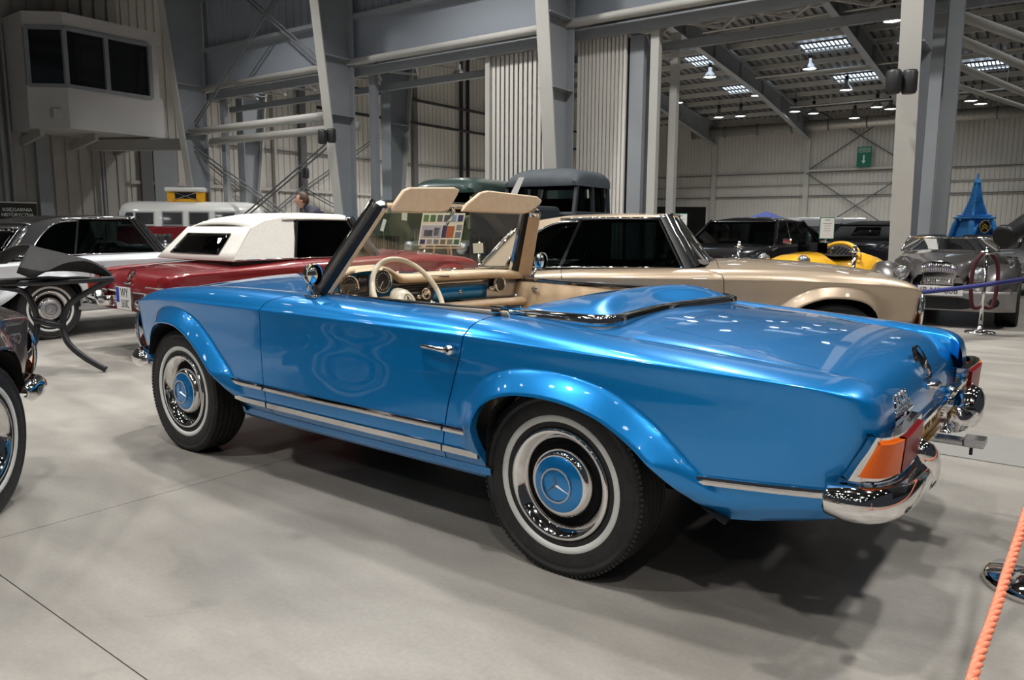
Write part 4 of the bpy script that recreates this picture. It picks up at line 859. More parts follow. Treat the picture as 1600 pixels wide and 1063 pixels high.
    sw = MB().tube([wc+.205*(wu*math.cos(t)+wv*math.sin(t)) for t in np.linspace(0, 2*PI, 49)], .0125, 10, caps=False).make('steering_wheel', M['ivory'] if top == 'open' else M['seal'], root, True)
    MB().tube([wc+.135*(wu*math.cos(t)+wv*math.sin(t)) for t in np.linspace(PI*1.05, PI*1.95, 20)], .0045, 8).make('horn_ring', M['chrome'], sw, True)
    hb = MB(); 
    pr = [(.0001, .02), (.03, .018), (.065, .002), (.078, -.016), (.06, -.03)]; n = 28
    vs = [wc - wn*.03 + wn*h + r*(wu*math.cos(2*PI*k/n)+wv*math.sin(2*PI*k/n)) for r, h in pr for k in range(n)]
    hb.add(vs, [(i*n+k, i*n+(k+1) % n, (i+1)*n+(k+1) % n, (i+1)*n+k) for i in range(len(pr)-1) for k in range(n)]).make('horn_pad', M['ivory'] if top == 'open' else M['seal'], sw, True)
    s = MB(); star(s, wc-wn*.008, .024, wn, wv, .004, .12); s.make('wheel_star', M['chrome'], sw)
    MB().tube([wc-wn*.04-wu*.0-wv*.02, wc-wn*.04-wu*.19-wv*.02], .008, 6).tube([wc-wn*.04, wc-wn*.04+wu*.19], .008, 6).tube([wc-wn*.05, wc-wn*.35], .03, 10).make('wheel_spokes', M['ivory'] if top == 'open' else M['seal'], sw, True)
    # door mirrors
    for side in ((1, -1) if hi else (1,)):
        c = np.array((1.262, side*.832, .985 if side > 0 else .995))
        mr = MB().tube([(1.30, side*.80, .888), (1.30, side*.82, .92), (1.285, side*.833, .95)], [.014, .009, .008], 10).box((1.30, side*.80, .888), (.07, .03, .014)).make('door_mirror', M['chrome'], root, True)
        G = [[(c[0]+a, c[1]+side*r*.86*math.cos(t), c[2]+r*math.sin(t)) for t in np.linspace(0, 2*PI, 25)[:-1]] for a, r in ((-.022, .044), (-.024, .050), (-.012, .052), (.012, .044), (.030, .028), (.038, .0005))]
        gridmesh('mirror_shell', np.array(G), M['chrome'], mr, closed=True, ang=50)
        MB().tube([(c[0]-.0212, c[1], c[2]), (c[0]-.0205, c[1], c[2])], .040, 28).make('mirror_face', mat('mirror', (.9, .9, .9), .01, 1.), mr, True)
    return dict(lid=lid, arct=arct, arcb=arcb, atop=atop)

def closed_top(root, kind, rm, inter):
    """hard or soft roof over the cabin"""
    zs = .885
    def sy(z): return .735-(z-zs)*.44
    roofx = np.linspace(1.13, -.06, 16); G = []
    for x in roofx:
        zr = float(np.interp(x, [-.06, .1, .35, .8, 1.13], [1.17, 1.235, 1.275, 1.29, 1.285])); hw = sy(zr)+.005; cz = .018 if kind == 'hard' else .03
        fx = np.interp(x, [0, 1.0, 1.13], [0, .02, .115])
        G.append([(x + fx*(1-v*v), v*hw, zr - .030*abs(v)**6 + cz*(1-v*v)*(1 if kind == 'soft' else .35)+.012) for v in np.linspace(-1, 1, 17)])
    G = np.array(G); roof = gridmesh('hardtop' if kind == 'hard' else 'soft_top', G, rm, root, solid=.02)
    gridmesh('roof_lining', G*(1, .98, 1)-(0, 0, .025), M['carpet'] if kind == 'hard' else M['fabric'], roof)
    rear = [(-.06, 1.17), (-.34, .87)]
    for side in (1, -1):
        quarter = [(.455, 1.245), (.30, 1.235), (.17, 1.19), (.03, 1.08), (-.07, .97), (-.115, .895), (.335, .892)]
        pil = [(.47, 1.275), (.35, 1.287), (.1, 1.245), (-.06, 1.175), (-.34, .872), (-.115, .885), (-.07, .965), (.03, 1.085), (.17, 1.20), (.30, 1.243), (.455, 1.252)]
        if kind == 'soft': pil = [(.47, 1.275), (.35, 1.287), (.1, 1.245), (-.06, 1.175), (-.34, .872), (.335, .872), (.43, 1.25)]
        cp = plate_solid('roof_side', sidepoly(pil, side, off=.004), -.03*side, rm, roof, nrm=(0, 1, 0))
        if kind == 'hard':
            plate_solid('quarter_glass', sidepoly(quarter, side), -.006*side, M['dglass'], roof, nrm=(0, 1, 0))
            q3 = [np.array(p) for p in sidepoly(quarter[:-1], side, off=.008)]; MB().tube(smooth_pts(q3, 4), .008, 6).make('quarter_trim', M['chrome'], roof, True)
            MB().tube(sidepoly([(-.05, 1.185), (-.33, .875)], side, off=.010), .009, 6).make('rear_edge_trim', M['chrome'], roof, True)
        dg = [(.47, 1.25), (1.10, 1.255), (1.30, .895), (.345, .892)]
        plate_solid('door_glass', sidepoly(dg, side), -.006*side, M['dglass'], root, nrm=(0, 1, 0))
        b = sidepoly([(.47, 1.262), (.325, .885)], side, off=.009); MB().beam(b[0], b[1], .022, .016, (0, 1, 0)).make('pillar_strip', M['chrome'] if kind == 'hard' else M['seal'], root)
        b = sidepoly([(.30, 1.262), (.6, 1.272), (1.12, 1.268)], side, off=.012); MB().tube(b, .010, 6).make('roof_rail_trim', M['chrome'] if kind == 'hard' else rm, root, True)
        b = sidepoly([(-.33, .878), (1.30, .892)], side, off=.012); MB().tube(b, .008, 6).make('belt_strip', M['chrome'], root, True)
    # rear window panel
    P = lambda t, v: np.array((-.06-.28*t+(.05+.0*t)*-(1-v*v), v*(sy(1.17)*(1-t)+sy(.872)*t), 1.185*(1-t)+.872*t))
    gridmesh('rear_screen_surround', np.array([[P(t, v) for v in np.linspace(-1, 1, 13)] for t in np.linspace(0, 1, 5)]), rm, roof, solid=.01)
    r0, r1, w_ = (.10, .90, .86) if kind == 'hard' else (.22, .84, .66)
    gridmesh('rear_window', np.array([[P(t, v)+np.array((-.012, 0, .008)) for v in np.linspace(-w_, w_, 13)] for t in np.linspace(r0, r1, 5)]), M['dglass'], roof, solid=.004)
    if kind == 'hard':
        rim = [P(r0, v)+np.array((-.014, 0, .01)) for v in np.linspace(-w_, w_, 9)] + [P(t, w_)+np.array((-.014, 0, .01)) for t in (.3, .6, r1)] + [P(r1, v)+np.array((-.014, 0, .01)) for v in np.linspace(w_, -w_, 9)] + [P(t, -w_)+np.array((-.014, 0, .01)) for t in (.6, .3, r0)]
        MB().tube(rim, .007, 6).make('rear_window_trim', M['chrome'], roof, True)
# ================================================================ the blue roadster
BLUE = empty('roadster', (0, 0, 0), 0, 'open blue two-seater roadster with whitewall tyres, filling the middle of the hall floor', 'car')
R_ = roadster(BLUE, M['blue'], 'open', True, plate=('yellow', 'JD 00 65'))
# folded-top cover behind the seats, with its bright edge
def coverz(x, y, dist):
    r = np.clip(np.abs(y)/.605, 0, 1); g = np.clip(dist/.13, 0, 1); g = g*g*(3-2*g)
    fall = np.interp(x, [.05, .20, .45], [1, .75, .10]); return .872 + .074*(1-r**3.2)*g*fall
def cov_out(t):                     # rear outline from left front, round the back, to right front
    pts = smooth_pts([(.46, .612), (.28, .612), (.10, .614), (.00, .606), (-.048, .57), (-.058, .50), (-.040, .36), (-.012, .15), (0, 0), (-.012, -.15), (-.040, -.36), (-.058, -.50), (-.048, -.57), (0, -.606), (.10, -.614), (.28, -.612), (.46, -.612)], 6)
    return pts
out = cov_out(0); inn = []
for x, y in out:
    s = 1 if y > 0 else -1; a = abs(y)
    inn.append((np.interp(a, [0, .35, .50, .56], [.20, .23, .30, min(max(x, .3), .46) if x > .3 else .33]), s*np.interp(a, [0, .36, .57, .615], [0, .34, .50, .545]) if x < .33 else s*.545))
G = []
for (x0, y0), (x1, y1) in zip(out, inn):
    r = []
    for t in np.linspace(0, 1, 14):
        x, y = x0+(x1-x0)*t, y0+(y1-y0)*t; r.append((x, y, float(coverz(x, y, math.hypot(x-x0, y-y0)))+.006*min(1, t*8)))
    r.append((r[-1][0], r[-1][1], r[-1][2]-.03)); G.append(r)
cv = gridmesh('top_cover', np.array(G), M['blue'], BLUE, ang=50)
nn = []
for i in range(len(out)):
    d = out[min(i+1, len(out)-1)]-out[max(i-1, 0)]; d /= np.linalg.norm(d); nn.append(np.array((d[1]*-1, d[0]))*-1)
G = [[(x+n[0]*a, y+n[1]*a, z) for a, z in ((.006, .845), (.010, .872), (.002, .883), (-.014, .886), (-.026, .878))] for (x, y), n in zip(out, nn)]
gridmesh('cover_edge_trim', np.array(G), M['chrome'], cv, ang=60)
MB().beam((.41, .66, .879), (.335, .675, .882), .035, .012).box((.345, .70, .884), (.04, .05, .012)).box((.38, .66, .890), (.06, .03, .014)).tube([(.36, .64, .892), (.30, .63, .893)], .010, 10).make('top_latch', M['chrome'], BLUE, bevel=.003)
MB().beam((.41, -.66, .879), (.335, -.675, .882), .035, .012).box((.345, -.70, .884), (.05, .05, .014)).make('top_latch', M['chrome'], BLUE, bevel=.003)
# sun visors standing up above the windscreen rail, in one slanted plane
def visor(nm, pts):
    q = smooth_pts(pts, 5, True); o = MB().prism([(y, z) for y, z in q], (1.108, 0, 0), (0, 1, 0), (-.10, 0, 1), (1, 0, 0), .020).make(nm, M['beige'], BLUE, bevel=.006, auto=40); return o
def vp(px, py): r = meet(px, py, (1.1-.0, 0, 1.30), (1, 0, .10)); return float(r[1]), float(r[2]) + 0.
v1 = [vp(*p) for p in ((608, 332), (610, 320), (626, 297), (636, 293), (705, 293), (713, 297), (709, 306), (696, 329), (688, 332), (650, 333))]
v2 = [vp(*p) for p in ((717, 331), (725, 318), (746, 301), (757, 298), (834, 307), (842, 313), (838, 321), (820, 333), (812, 335), (760, 333))]
for v in (v1, v2):
    o = MB().prism([(y, z) for y, z in v], (1.08, 0, 0), (0, 1, 0), (0, 0, 1), (1, 0, 0), .022)
    # lean the board a little towards the seats
    o.v = [(x-.10*(z-1.25), y, z) for x, y, z in o.v]; o.make('sun_visor', M['beige'], BLUE, bevel=.007, auto=40)
c = R_['arct'](0.)
mi = MB().tube([c+np.array((-.03, 0, 0)), c+np.array((-.05, .01, -.03)), c+np.array((-.02, .03, -.10))], [.012, .010, .007], 8).make('screen_stay', M['chrome'], BLUE, True)
MB().box(c+np.array((-.03, 0, .0)), (.04, .12, .02)).make('header_latch', M['chrome'], BLUE, bevel=.004)
# ================================================================ the other classics of the same pattern
RED = empty('roadster', (5.681, -1.516, 0), -1.618, 'dark red two-seater with a closed off-white soft top and a white plate, seen from behind', 'car')
roadster(RED, M['red'], 'closed', False, plate=('square', 'WY|2610C'), inter=M['carpet']); closed_top(RED, 'soft', M['fabric'], M['carpet'])
SIL = empty('roadster', (8.151, -.434, 0), -1.490, 'silver-white two-seater with a black hardtop, left of the red car', 'car')
roadster(SIL, M['white'], 'closed', False, hub=M['silver'], inter=M['carpet']); closed_top(SIL, 'hard', M['black'], M['carpet'])
TAN = empty('roadster', (2.656, -2.711, 0), -2.689, 'metallic tan two-seater with a tan hardtop, just behind the blue car', 'car')
roadster(TAN, M['tan'], 'closed', False, inter=M['carpet']); closed_top(TAN, 'hard', M['tan'], M['carpet'])
hb = pix(-56, 357, 2.97); th = heading(97); c_, s_ = math.cos(th), math.sin(th)
BRN = empty('roadster', (hb[0]-(c_*2.4+s_*.8), hb[1]-(s_*2.4-c_*.8), 0), th, 'dark brown classic at the left edge, only front wing and whitewall wheel in view', 'car')
roadster(BRN, M['brown'], 'open', False, hub=M['silver'])

# ---------------------------------------------------------------- plainer closed cars further back
def sedan(root, pm, L=4.6, W=1.76, H=1.40, belt=.92, xa=.95, xat=.35, xct=-1.15, xc=-1.75, nwin=3, roofm=None, glassm=None, trim=True, soft=False, face='front', wheelr=.32, openc=False):
    glassm = glassm or M['dglass']; roofm = roofm or pm
    X = np.linspace(-L/2, L/2, 31); wb = L*.29; G = []
    for x in X:
        t = abs(2*x/L); w_ = W/2*(1-.10*t**5); zt = belt + .015 - (.17 if x > 0 else .10)*t**3.5; f = 1-t**14*.5; zb_ = .24+.12*t**6
        for xw in (-wb, wb):
            if abs(x-xw) < .36: zb_ = max(zb_, .33+math.sqrt(max(0, .36**2-(x-xw)**2)))
        G.append([(x, v*w_*k*f if k < 1 else v*w_*k, z) for v, lst in ((-1, ((.86, zb_-.02), (.985, zb_), (1, .5 if zb_ < .5 else zb_+.01), (1, max(belt-.22, zb_+.02)), (.985, zt-.06), (.93, zt-.012), (.6, zt+.01))), (1, ((.6, zt+.01), (.93, zt-.012), (.985, zt-.06), (1, max(belt-.22, zb_+.02)), (1, .5 if zb_ < .5 else zb_+.01), (.985, zb_), (.86, zb_-.02)))) for k, z in lst])
    G = np.array(G); c0 = G[:1]*(1, .0, 1)*1; c0[..., 2] = .5; c0[..., 1] = G[:1, :, 1]*.3; c1 = G[-1:].copy(); c1[..., 1] *= .3; c1[..., 2] = .5
    gridmesh('body_shell', np.concatenate([c0+(0, 0, 0), G, c1]), pm, root, ang=45)
    MB().box((0, 0, .30), (L*.9, W*.72, .12)).make('floor_pan', M['dark'], root)
    for sx in (-wb, wb):
        for sd in (1, -1):
            wh = MB().lathe([(.19, -.16), (wheelr*.93, -.18), (wheelr, -.15), (wheelr, -.01), (wheelr*.92, .012), (.20, .008), (.19, -.01)], (sx, sd*(W/2-.06), .32), 'y', 28); 
            if sd < 0: wh.v = [(a, 2*(-(W/2-.06))-b, c) for a, b, c in wh.v]
            q = wh.make('tyre', M['rubber'], root, True)
            MB().lathe([(.195, 0), (.17, .004*sd), (.15, -.02*sd), (.06, -.02*sd), (.05, .01*sd), (.0001, .012*sd)], (sx, sd*(W/2-.055), .32), 'y', 24).make('wheel_rim', M['satin'], q, True)
    hw0, hw1 = W/2*.90, W/2*.70; zr = H-.07
    def q_(x, s, z): t = (z-belt)/(zr-belt); return (x, s*(hw0+(hw1-hw0)*t), z)
    bot = [(xa, belt), (xc, belt)]; topp = [(xat, zr), (xct, zr)]
    if not openc:
        V = [q_(x, s, z) for s in (1, -1) for x, z in ((xa, belt), (xat, zr), (xct, zr), (xc, belt))]
        MB().add(V, [(0, 1, 2, 3), (7, 6, 5, 4), (0, 4, 5, 1), (1, 5, 6, 2), (2, 6, 7, 3)]).make('cabin_glass', glassm, root)
        MB().box(((xa+xc)/2, 0, belt-.12), (abs(xa-xc)*.8, W*.7, .05)).box((.15, .36, belt+.05), (.12, .42, .36)).box((.15, -.36, belt+.05), (.12, .42, .36)).make('seats', M['carpet'], root)
        R_g = []
        for t in np.linspace(-.02, 1.02, 9):
            x = xat+.04+(xct-.04-xat-.04)*t; e = 1-abs(2*t-1)**5*.9
            R_g.append([(x, v*(hw1+.015), zr-.015+(.085*e*(1-abs(v)**3))) for v in np.linspace(-1, 1, 13)])
        rf_ = gridmesh('roof', np.array(R_g), roofm, root, solid=.02)
        for s in (1, -1):
            if soft:
                MB().prism([(xc-.02, belt-.01), (xct-.02, zr+.01), (xct+.55, zr+.01), (xct+.25, belt)], (0, s*(hw0+.0), 0), (1, 0, 0), (0, -s*(hw0-hw1)/(zr-belt)*0, 1), (0, s, 0), .012).make('roof_quarter', roofm, root)
            for k in range(nwin+1):
                t = k/nwin; b = q_(xa+(xc-xa)*t, s, belt); u = q_(xat+(xct-xat)*t, s, zr)
                MB().beam(b, u, .05 if k in (0, nwin) else .035, .045 if k in (0, nwin) else .02, (0, 1, 0)).make('window_pillar', pm if k in (0, nwin) else (M['chrome'] if trim else pm), root)
            mb = MB().beam(q_(xa+.02, s, belt+.01), q_(xc-.02, s, belt+.01), .02, .02).beam(q_(xat, s, zr-.005), q_(xct, s, zr-.005), .02, .02).tube([q_(xat, s*1.01, zr), q_(xa, s*1.01, belt)], .012, 6)
            mb.make('window_trim', M['chrome'] if trim else pm, root)
            MB().box((xa-.16, s*(W/2+.07), belt+.07), (.08, .16, .10)).make('door_mirror', M['chrome'] if trim else pm, root, bevel=.02)
            MB().tube([(xat+(xa-xat)*.9-.9, s*(W/2+.01), belt-.12), (xat+(xa-xat)*.9-1.05, s*(W/2+.01), belt-.12)], .012, 6).make('door_handle', M['chrome'], root)
        if soft:
            b0, b1 = q_(xc, 1, belt), q_(xct, 1, zr); P_ = lambda t, v: (xc+(xct-xc)*t-.012, v*(hw0+(hw1-hw0)*t), belt+(zr-belt)*t)
            gridmesh('roof_back', np.array([[P_(t, v) for v in (-1, -.5, 0, .5, 1)] for t in (0, .5, 1)]), roofm, root, solid=.01)
            gridmesh('rear_window', np.array([[tuple(np.array(P_(t, v))-(.02, 0, 0)) for v in (-.40, 0, .40)] for t in (.3, .82)]), glassm, root, solid=.005)
    else:
        G = np.array([[(xa-(xa-xat)*t+.10*(1-v*v), v*(hw0+(hw1*1.1-hw0)*t), belt+(zr-belt)*t) for v in np.linspace(-1, 1, 9)] for t in (0, .5, 1)]); gl = gridmesh('windscreen', G, M['glass'], root)
        MB().tube(list(G[0])+list(G[1][-1:])+list(G[2][::-1])+list(G[1][:1])+list(G[0][:1]), .018, 6).make('windscreen_frame', M['chrome'], gl, True)
        for sy in (.36, -.36): MB().box((-.55, sy, belt-.02), (.14, .46, .46)).make('seat_back', M['seal'], root, bevel=.05)
        MB().box((-.1, 0, belt+.012), (1.3, W*.72, .02)).make('cockpit_floor', M['dark'], root)
    for s in (1, -1):
        hl = MB().lathe([(.0001, .03), (.06, .02), (.085, 0)], (L/2-.06, s*(W/2-.24), .66), 'x', 18).make('headlamp', M['clearlens'], root, True)
        MB().box((-L/2+.05, s*(W/2-.25), .66), (.06, .32, .12)).make('tail_lamp', M['redlens'], root, bevel=.02)
    for sx in (1, -1): MB().tube([(sx*(L/2-.1), -W/2*.98, .47), (sx*(L/2+.04), -W/2*.7, .47), (sx*(L/2+.06), 0, .47), (sx*(L/2+.04), W/2*.7, .47), (sx*(L/2-.1), W/2*.98, .47)], .045, 8).make('bumper', M['chrome'] if trim else M['plum'], root, True)
    MB().box((L/2-.04, 0, .64), (.04, .7, .16)).make('grille', M['chrome'] if trim else M['plum'], root)
def put(px, Z, a): x, y = ground(px, Z); return (x, y, 0), heading(a)
l, r = put(1172, 14.6, 233); S1 = empty('sedan', l, r, 'shiny black saloon with chrome window frames, behind the bonnet of the tan car', 'car'); sedan(S1, M['black'], 4.7, 1.78, 1.42, .92)
l, r = put(1236, 24., 20); S2 = empty('sedan', l, r, 'dark hatchback facing right, half hidden behind the black saloon', 'car'); sedan(S2, mat('dark_green_paint', (.02, .028, .026), .3, 0, Coat_Weight=1.), 4.1, 1.66, 1.36, .88, .75, .15, -1.5, -1.95, 2)
l, r = put(1380, 18.4, 48); S3 = empty('convertible', l, r, 'navy black convertible with a closed charcoal fabric roof, left of the big column', 'car'); sedan(S3, paint('navy_paint', (.008, .011, .022), 0, .3), 4.9, 1.84, 1.40, .96, .95, .35, -.95, -1.35, 2, M['blackcanvas'], None, True, True)
l, r = put(1650, 22.8, 20); S4 = empty('convertible', l, r, 'dark open car with a bright windscreen frame, behind the grey roadster', 'car'); sedan(S4, M['black'], 4.3, 1.7, 1.20, .84, .9, .4, -.9, -1.3, 2, openc=True)
l, r = put(1690, 15., 200); S5 = empty('convertible', l, r, 'silver open car with a raked windscreen at the right edge, below the black boom', 'car'); sedan(S5, M['silver'], 4.3, 1.7, 1.26, .84, .9, .3, -.9, -1.3, 2, openc=True)
l, r = put(548, 19.5, 185); S6 = empty('sedan', l, r, 'light blue classic car glimpsed through the raised windscreen glass', 'car'); sedan(S6, mat('light_blue_paint', (.04, .28, .42), .3, 0, Coat_Weight=1.), 4.2, 1.66, 1.30, .86)
l, r = put(300, 15., 12); S7 = empty('sedan', l, r, 'low white car parked in front of the camper van, above the red boot lid', 'car'); sedan(S7, M['white'], 4.0, 1.6, 1.10, .84, openc=True)
l, r = put(520, 22.5, 15); S8 = empty('sedan', l, r, 'black car with a flat roof just right of the man', 'car'); sedan(S8, M['black'], 4.4, 1.74, 1.62, 1.0)

# ---------------------------------------------------------------- camper van
l, r = put(306, 23.2, 192); VAN = empty('camper_van', l, r, 'red and white camper van with a raised orange pop-up roof', 'van')
L, W = 4.1, 1.72; G = []
prof = [(.30, .90), (.50, .985), (.80, 1.), (1.12, 1.), (1.20, .985), (1.60, .92), (1.78, .86), (1.88, .72), (1.93, .45), (1.945, 0)]
def vang(z0, z1, nm, m):
    zz = [p for p in prof if z0-1e-6 <= p[0] <= z1+1e-6]; G = []
    for z, k in zz:
        ring = []
        for t in np.linspace(0, 2*PI, 41)[:-1]:
            cx, sy = math.cos(t), math.sin(t); e = .22
            x = L/2*math.copysign(abs(cx)**e, cx)*(1-(1-k)*.45); y = W/2*math.copysign(abs(sy)**e, sy)*k; ring.append((x, y, z))
        G.append(ring)
    return gridmesh(nm, np.array(G), m, VAN, closed=True)
M['vanwhite'] = paint('van_white_paint', (.85, .85, .83), 0, .3)
vang(.30, 1.20, 'lower_body', M['red']); vang(1.20, 1.95, 'upper_body', M['vanwhite'])
MB().box((0, 0, .32), (3.8, 1.5, .1)).make('floor_pan', M['dark'], VAN)
for sd in (1, -1):
    for x0, x1 in ((1.52, 1.86), (.98, 1.46), (.22, .72), (-.50, 0), (-1.22, -.72)):
        y0, y1 = sd*W/2*.988, sd*W/2*.935
        f = MB().prism([(x0-.035, -.04), (x1+.035, -.04), (x1+.035, .37), (x0-.035, .37)], (0, y0+sd*.006, 1.26), (1, 0, 0), (0, (y1-y0)/.36, 1), (0, sd, 0), .012).make('window_frame', M['silver'] if x0 < .9 else M['white'], VAN)
        MB().prism([(x0, 0), (x1, 0), (x1-(.16 if x0 > 1.5 else 0), .33), (x0, .33)], (0, y0+sd*.014, 1.26), (1, 0, 0), (0, (y1-y0)/.36, 1), (0, sd, 0), .012).make('window', mat('van_glass', (.05, .05, .055), .1, 0, Coat_Weight=1.) if 'van_glass' not in bpy.data.materials else bpy.data.materials['van_glass'], f)
    for x in (-1.25, 1.25): MB().lathe([(.19, -.1), (.30, -.1), (.32, -.06), (.32, .06), (.30, .1), (.19, .1), (.0001, .08)], (x, sd*.74, .32), 'y', 24).make('tyre', M['rubber'], VAN, True)
for sy in (.38, -.38): MB().prism([(sy-.34, 0), (sy+.34, 0), (sy+.30, .36), (sy-.30, .36)], (2.0, 0, 1.25), (0, 1, 0), (-.22, 0, 1), (1, 0, 0), .02).make('windscreen', bpy.data.materials['van_glass'], VAN)
for sy in (.55, -.55): MB().lathe([(.0001, .03), (.09, .01), (.10, 0)], (2.04, sy, .85), 'x', 20).make('headlamp', M['clearlens'], VAN, True)
MB().box((2.1, 0, .48), (.06, 1.6, .13)).make('bumper', M['white'], VAN, bevel=.02)
pt = MB().box((.15, 0, 2.07), (1.02, .95, .30)).make('pop_top_canvas', M['orange'], VAN)
MB().box((.15, 0, 2.10), (.58, .97, .18)).make('canvas_window', M['dark'], pt)
MB().box((.15, 0, 2.27), (1.16, 1.08, .13)).make('pop_top_lid', M['vanwhite'], VAN, bevel=.05)
for s in (1, -1):
    for a, b in ((-.2, .5), (.5, -.2)): MB().tube([(a, s*.50, 1.96), (b, s*.50, 2.2)], .01, 5).make('strut', M['satin'], pt)

# ---------------------------------------------------------------- military off-road cars
def offroader(root, bm_, rm, L=3.9, W=1.72, H=2.05, hoodl=1.25, canvas=True):
    f = L/2; ch = f-hoodl
    MB().box((f-hoodl/2-.05, 0, .70+(H-1.65)/2), (hoodl-.1, W*.62, H-1.65+.55)).make('bonnet', bm_, root, bevel=.07)
    MB().box(((ch-f)/2, 0, .25+(H-.9)/2), (ch+f, W, H-.9-.3+.1)).make('body_tub', bm_, root, bevel=.05)
    for s in (1, -1):
        MB().prism([(f-.02, .62), (f-.05, .90), (f-.25, .96), (ch, .96), (ch, .62)], (0, s*W*.30, 0), (1, 0, 0), (0, 0, 1), (0, s, 0), W*.2).make('wing', bm_, root, bevel=.03)
        lv = MB()
        for k in range(9): lv.box((f-.28-k*.075, s*(W*.31+.006), H-1.12), (.035, .02, .22))
        lv.make('louvres', M['steeldark'], root)
        hl = MB().lathe([(.0001, .05), (.07, .035), (.10, .0), (.10, -.06)], (f+.0, s*W*.36, .86), 'x', 20).make('headlamp', M['clearlens'], root, True)
        for sx in (-f+.75, f-.55): MB().lathe([(.20, -.1), (.36, -.11), (.39, -.08), (.39, .08), (.36, .11), (.20, .1), (.0001, .06)], (sx, s*(W/2-.10), .39), 'y', 26).make('tyre', M['rubber'], root, True)
        hz = H-.95; top_ = H-.30
        # side frame with window openings
        for x0, x1 in ((ch-.02, ch-.72), (ch-.80, ch-1.35), (ch-1.43, -f+.12)):
            MB().prism([(x0-(.08 if x0 == ch-.02 else 0), hz+.06), (x1, hz+.06), (x1, top_), (x0-(.22 if x0 == ch-.02 else 0), top_)], (0, s*(W/2-.07), 0), (1, 0, 0), (0, -s*.06, 1), (0, s, 0), .01).make('side_window', M['dglass'], root)
        for x in (ch-.76, ch-1.39, -f+.08): MB().beam((x, s*(W/2-.06), hz-.05), (x, s*(W/2-.10), top_+.04), .07, .05, (0, 1, 0)).make('side_post', bm_, root)
        MB().beam((ch+.04, s*(W/2-.05), hz-.08), (ch-.20, s*(W/2-.10), top_+.04), .07, .06, (0, 1, 0)).make('screen_post', bm_, root)
    G = []
    for t in np.linspace(0, 1, 13):
        x = ch-.10+(-f+.02-ch+.10)*t; e = min(1, .35+.65*min(1, t*5)**.6); e2 = 1 if t < .93 else .8
        G.append([(x, math.copysign(abs(math.sin(a))**.55, math.sin(a))*(W/2-.06), top_-.02+(H-top_+.02)*e*e2*max(0, math.cos(a))**.5) for a in np.linspace(-PI/2, PI/2, 19)])
    G = np.array(G); c0 = G[:1].copy(); c0[..., 2] = top_-.02; c1 = G[-1:].copy(); c1[..., 2] = top_-.02; gridmesh('cab_roof', np.concatenate([c0, G, c1]), rm, root, ang=50)
    for sy in (.37, -.37): MB().prism([(sy-.33, 0), (sy+.33, 0), (sy+.31, top_-hz-.02), (sy-.31, top_-hz-.02)], (ch+.02, 0, H-.95), (0, 1, 0), (-.30, 0, 1), (1, 0, 0), .015).make('windscreen', M['dglass'], root)
    g = MB().box((f-.08, 0, .90), (.06, W*.55, .38)).make('grille_frame', bm_, root)
    lv = MB()
    for k in range(9): lv.box((f-.04, -.36+k*.09, .90), (.02, .045, .28))
    lv.make('grille_slots', M['dark'], g)
    MB().box((f+.10, 0, .56), (.10, W*.95, .14)).make('bumper', M['plum'], root, bevel=.02)
    MB().box((-f+.03, 0, 1.45), (.04, W*.8, .6)).make('rear_curtain', rm, root)
l, r = put(684, 15.2, 236); OA = empty('military_truck', l, r, 'olive green military off-road car with a rounded dark green cab roof, behind the windscreen', 'car'); offroader(OA, M['green'], paint('dark_green_roof', (.018, .04, .034), 0, .35), 3.2, 1.75, 2.19, 1.6)
l, r = put(838, 13.3, 238); OB = empty('military_truck', l, r, 'dark slate military off-road car with a grey-blue canvas roof, left of the column', 'car'); offroader(OB, mat('slate_paint', (.02, .026, .032), .45), M['slate'], 2.9, 1.55, 2.23, 1.45)
q = pix(758, 293, 15.7); cr = MB().tube([q+np.array((0, .25, -.12)), q, q+np.array((-.1, -.3, -.05))], [.13, .16, .12], 10).make('canvas_roll', noise_mat('khaki_canvas', (.10, .085, .05), (.16, .13, .08), 9, .9), OA, True); cr.matrix_parent_inverse = Matrix.Translation(Vector(OA.location)) @ Matrix.Rotation(OA.rotation_euler[2], 4, 'Z') ; cr.matrix_parent_inverse.invert()

M['apron'] = paint('apron_paint', (.26, .245, .235), .3, .4)
# ---------------------------------------------------------------- grey sports roadster with the horseshoe grille
l, r = put(1489, 11.1, 237); GR = empty('sports_roadster', l, r, 'grey sports roadster with a curved slatted grille and round lamps, right of the big column', 'car')
def grb(x):  # central body: half width, top
    return float(np.interp(x, [-2, -1.2, 0, .6, 1.4, 1.85, 1.95], [.60, .78, .74, .68, .46, .32, .28])), float(np.interp(x, [-2, -1.4, -.2, .3, 1.0, 1.6, 1.85, 1.95], [.72, .86, .90, .93, .90, .84, .76, .66]))
G = []
for x in np.linspace(-2.0, 1.95, 34):
    w_, zt = grb(x); G.append([(x, s*w_*a, .30+(zt-.30)*b) for s, lst in ((-1, ((1.0, 0), (1.02, .4), (.97, .75), (.80, .94), (.4, 1.0))), (1, ((0, 1.01), (.4, 1.0), (.80, .94), (.97, .75), (1.02, .4), (1.0, 0)))) for a, b in lst])
G = np.array(G); hole = (G[:, 5, 0] > -1.15) & (G[:, 5, 0] < .1)
G[hole, 3:8, 2] -= .0
gridmesh('bonnet_body', G, M['grey'], GR, ang=50)
MB().box((-.45, 0, .915), (1.1, .98, .03)).make('cockpit', M['dark'], GR, bevel=.01)
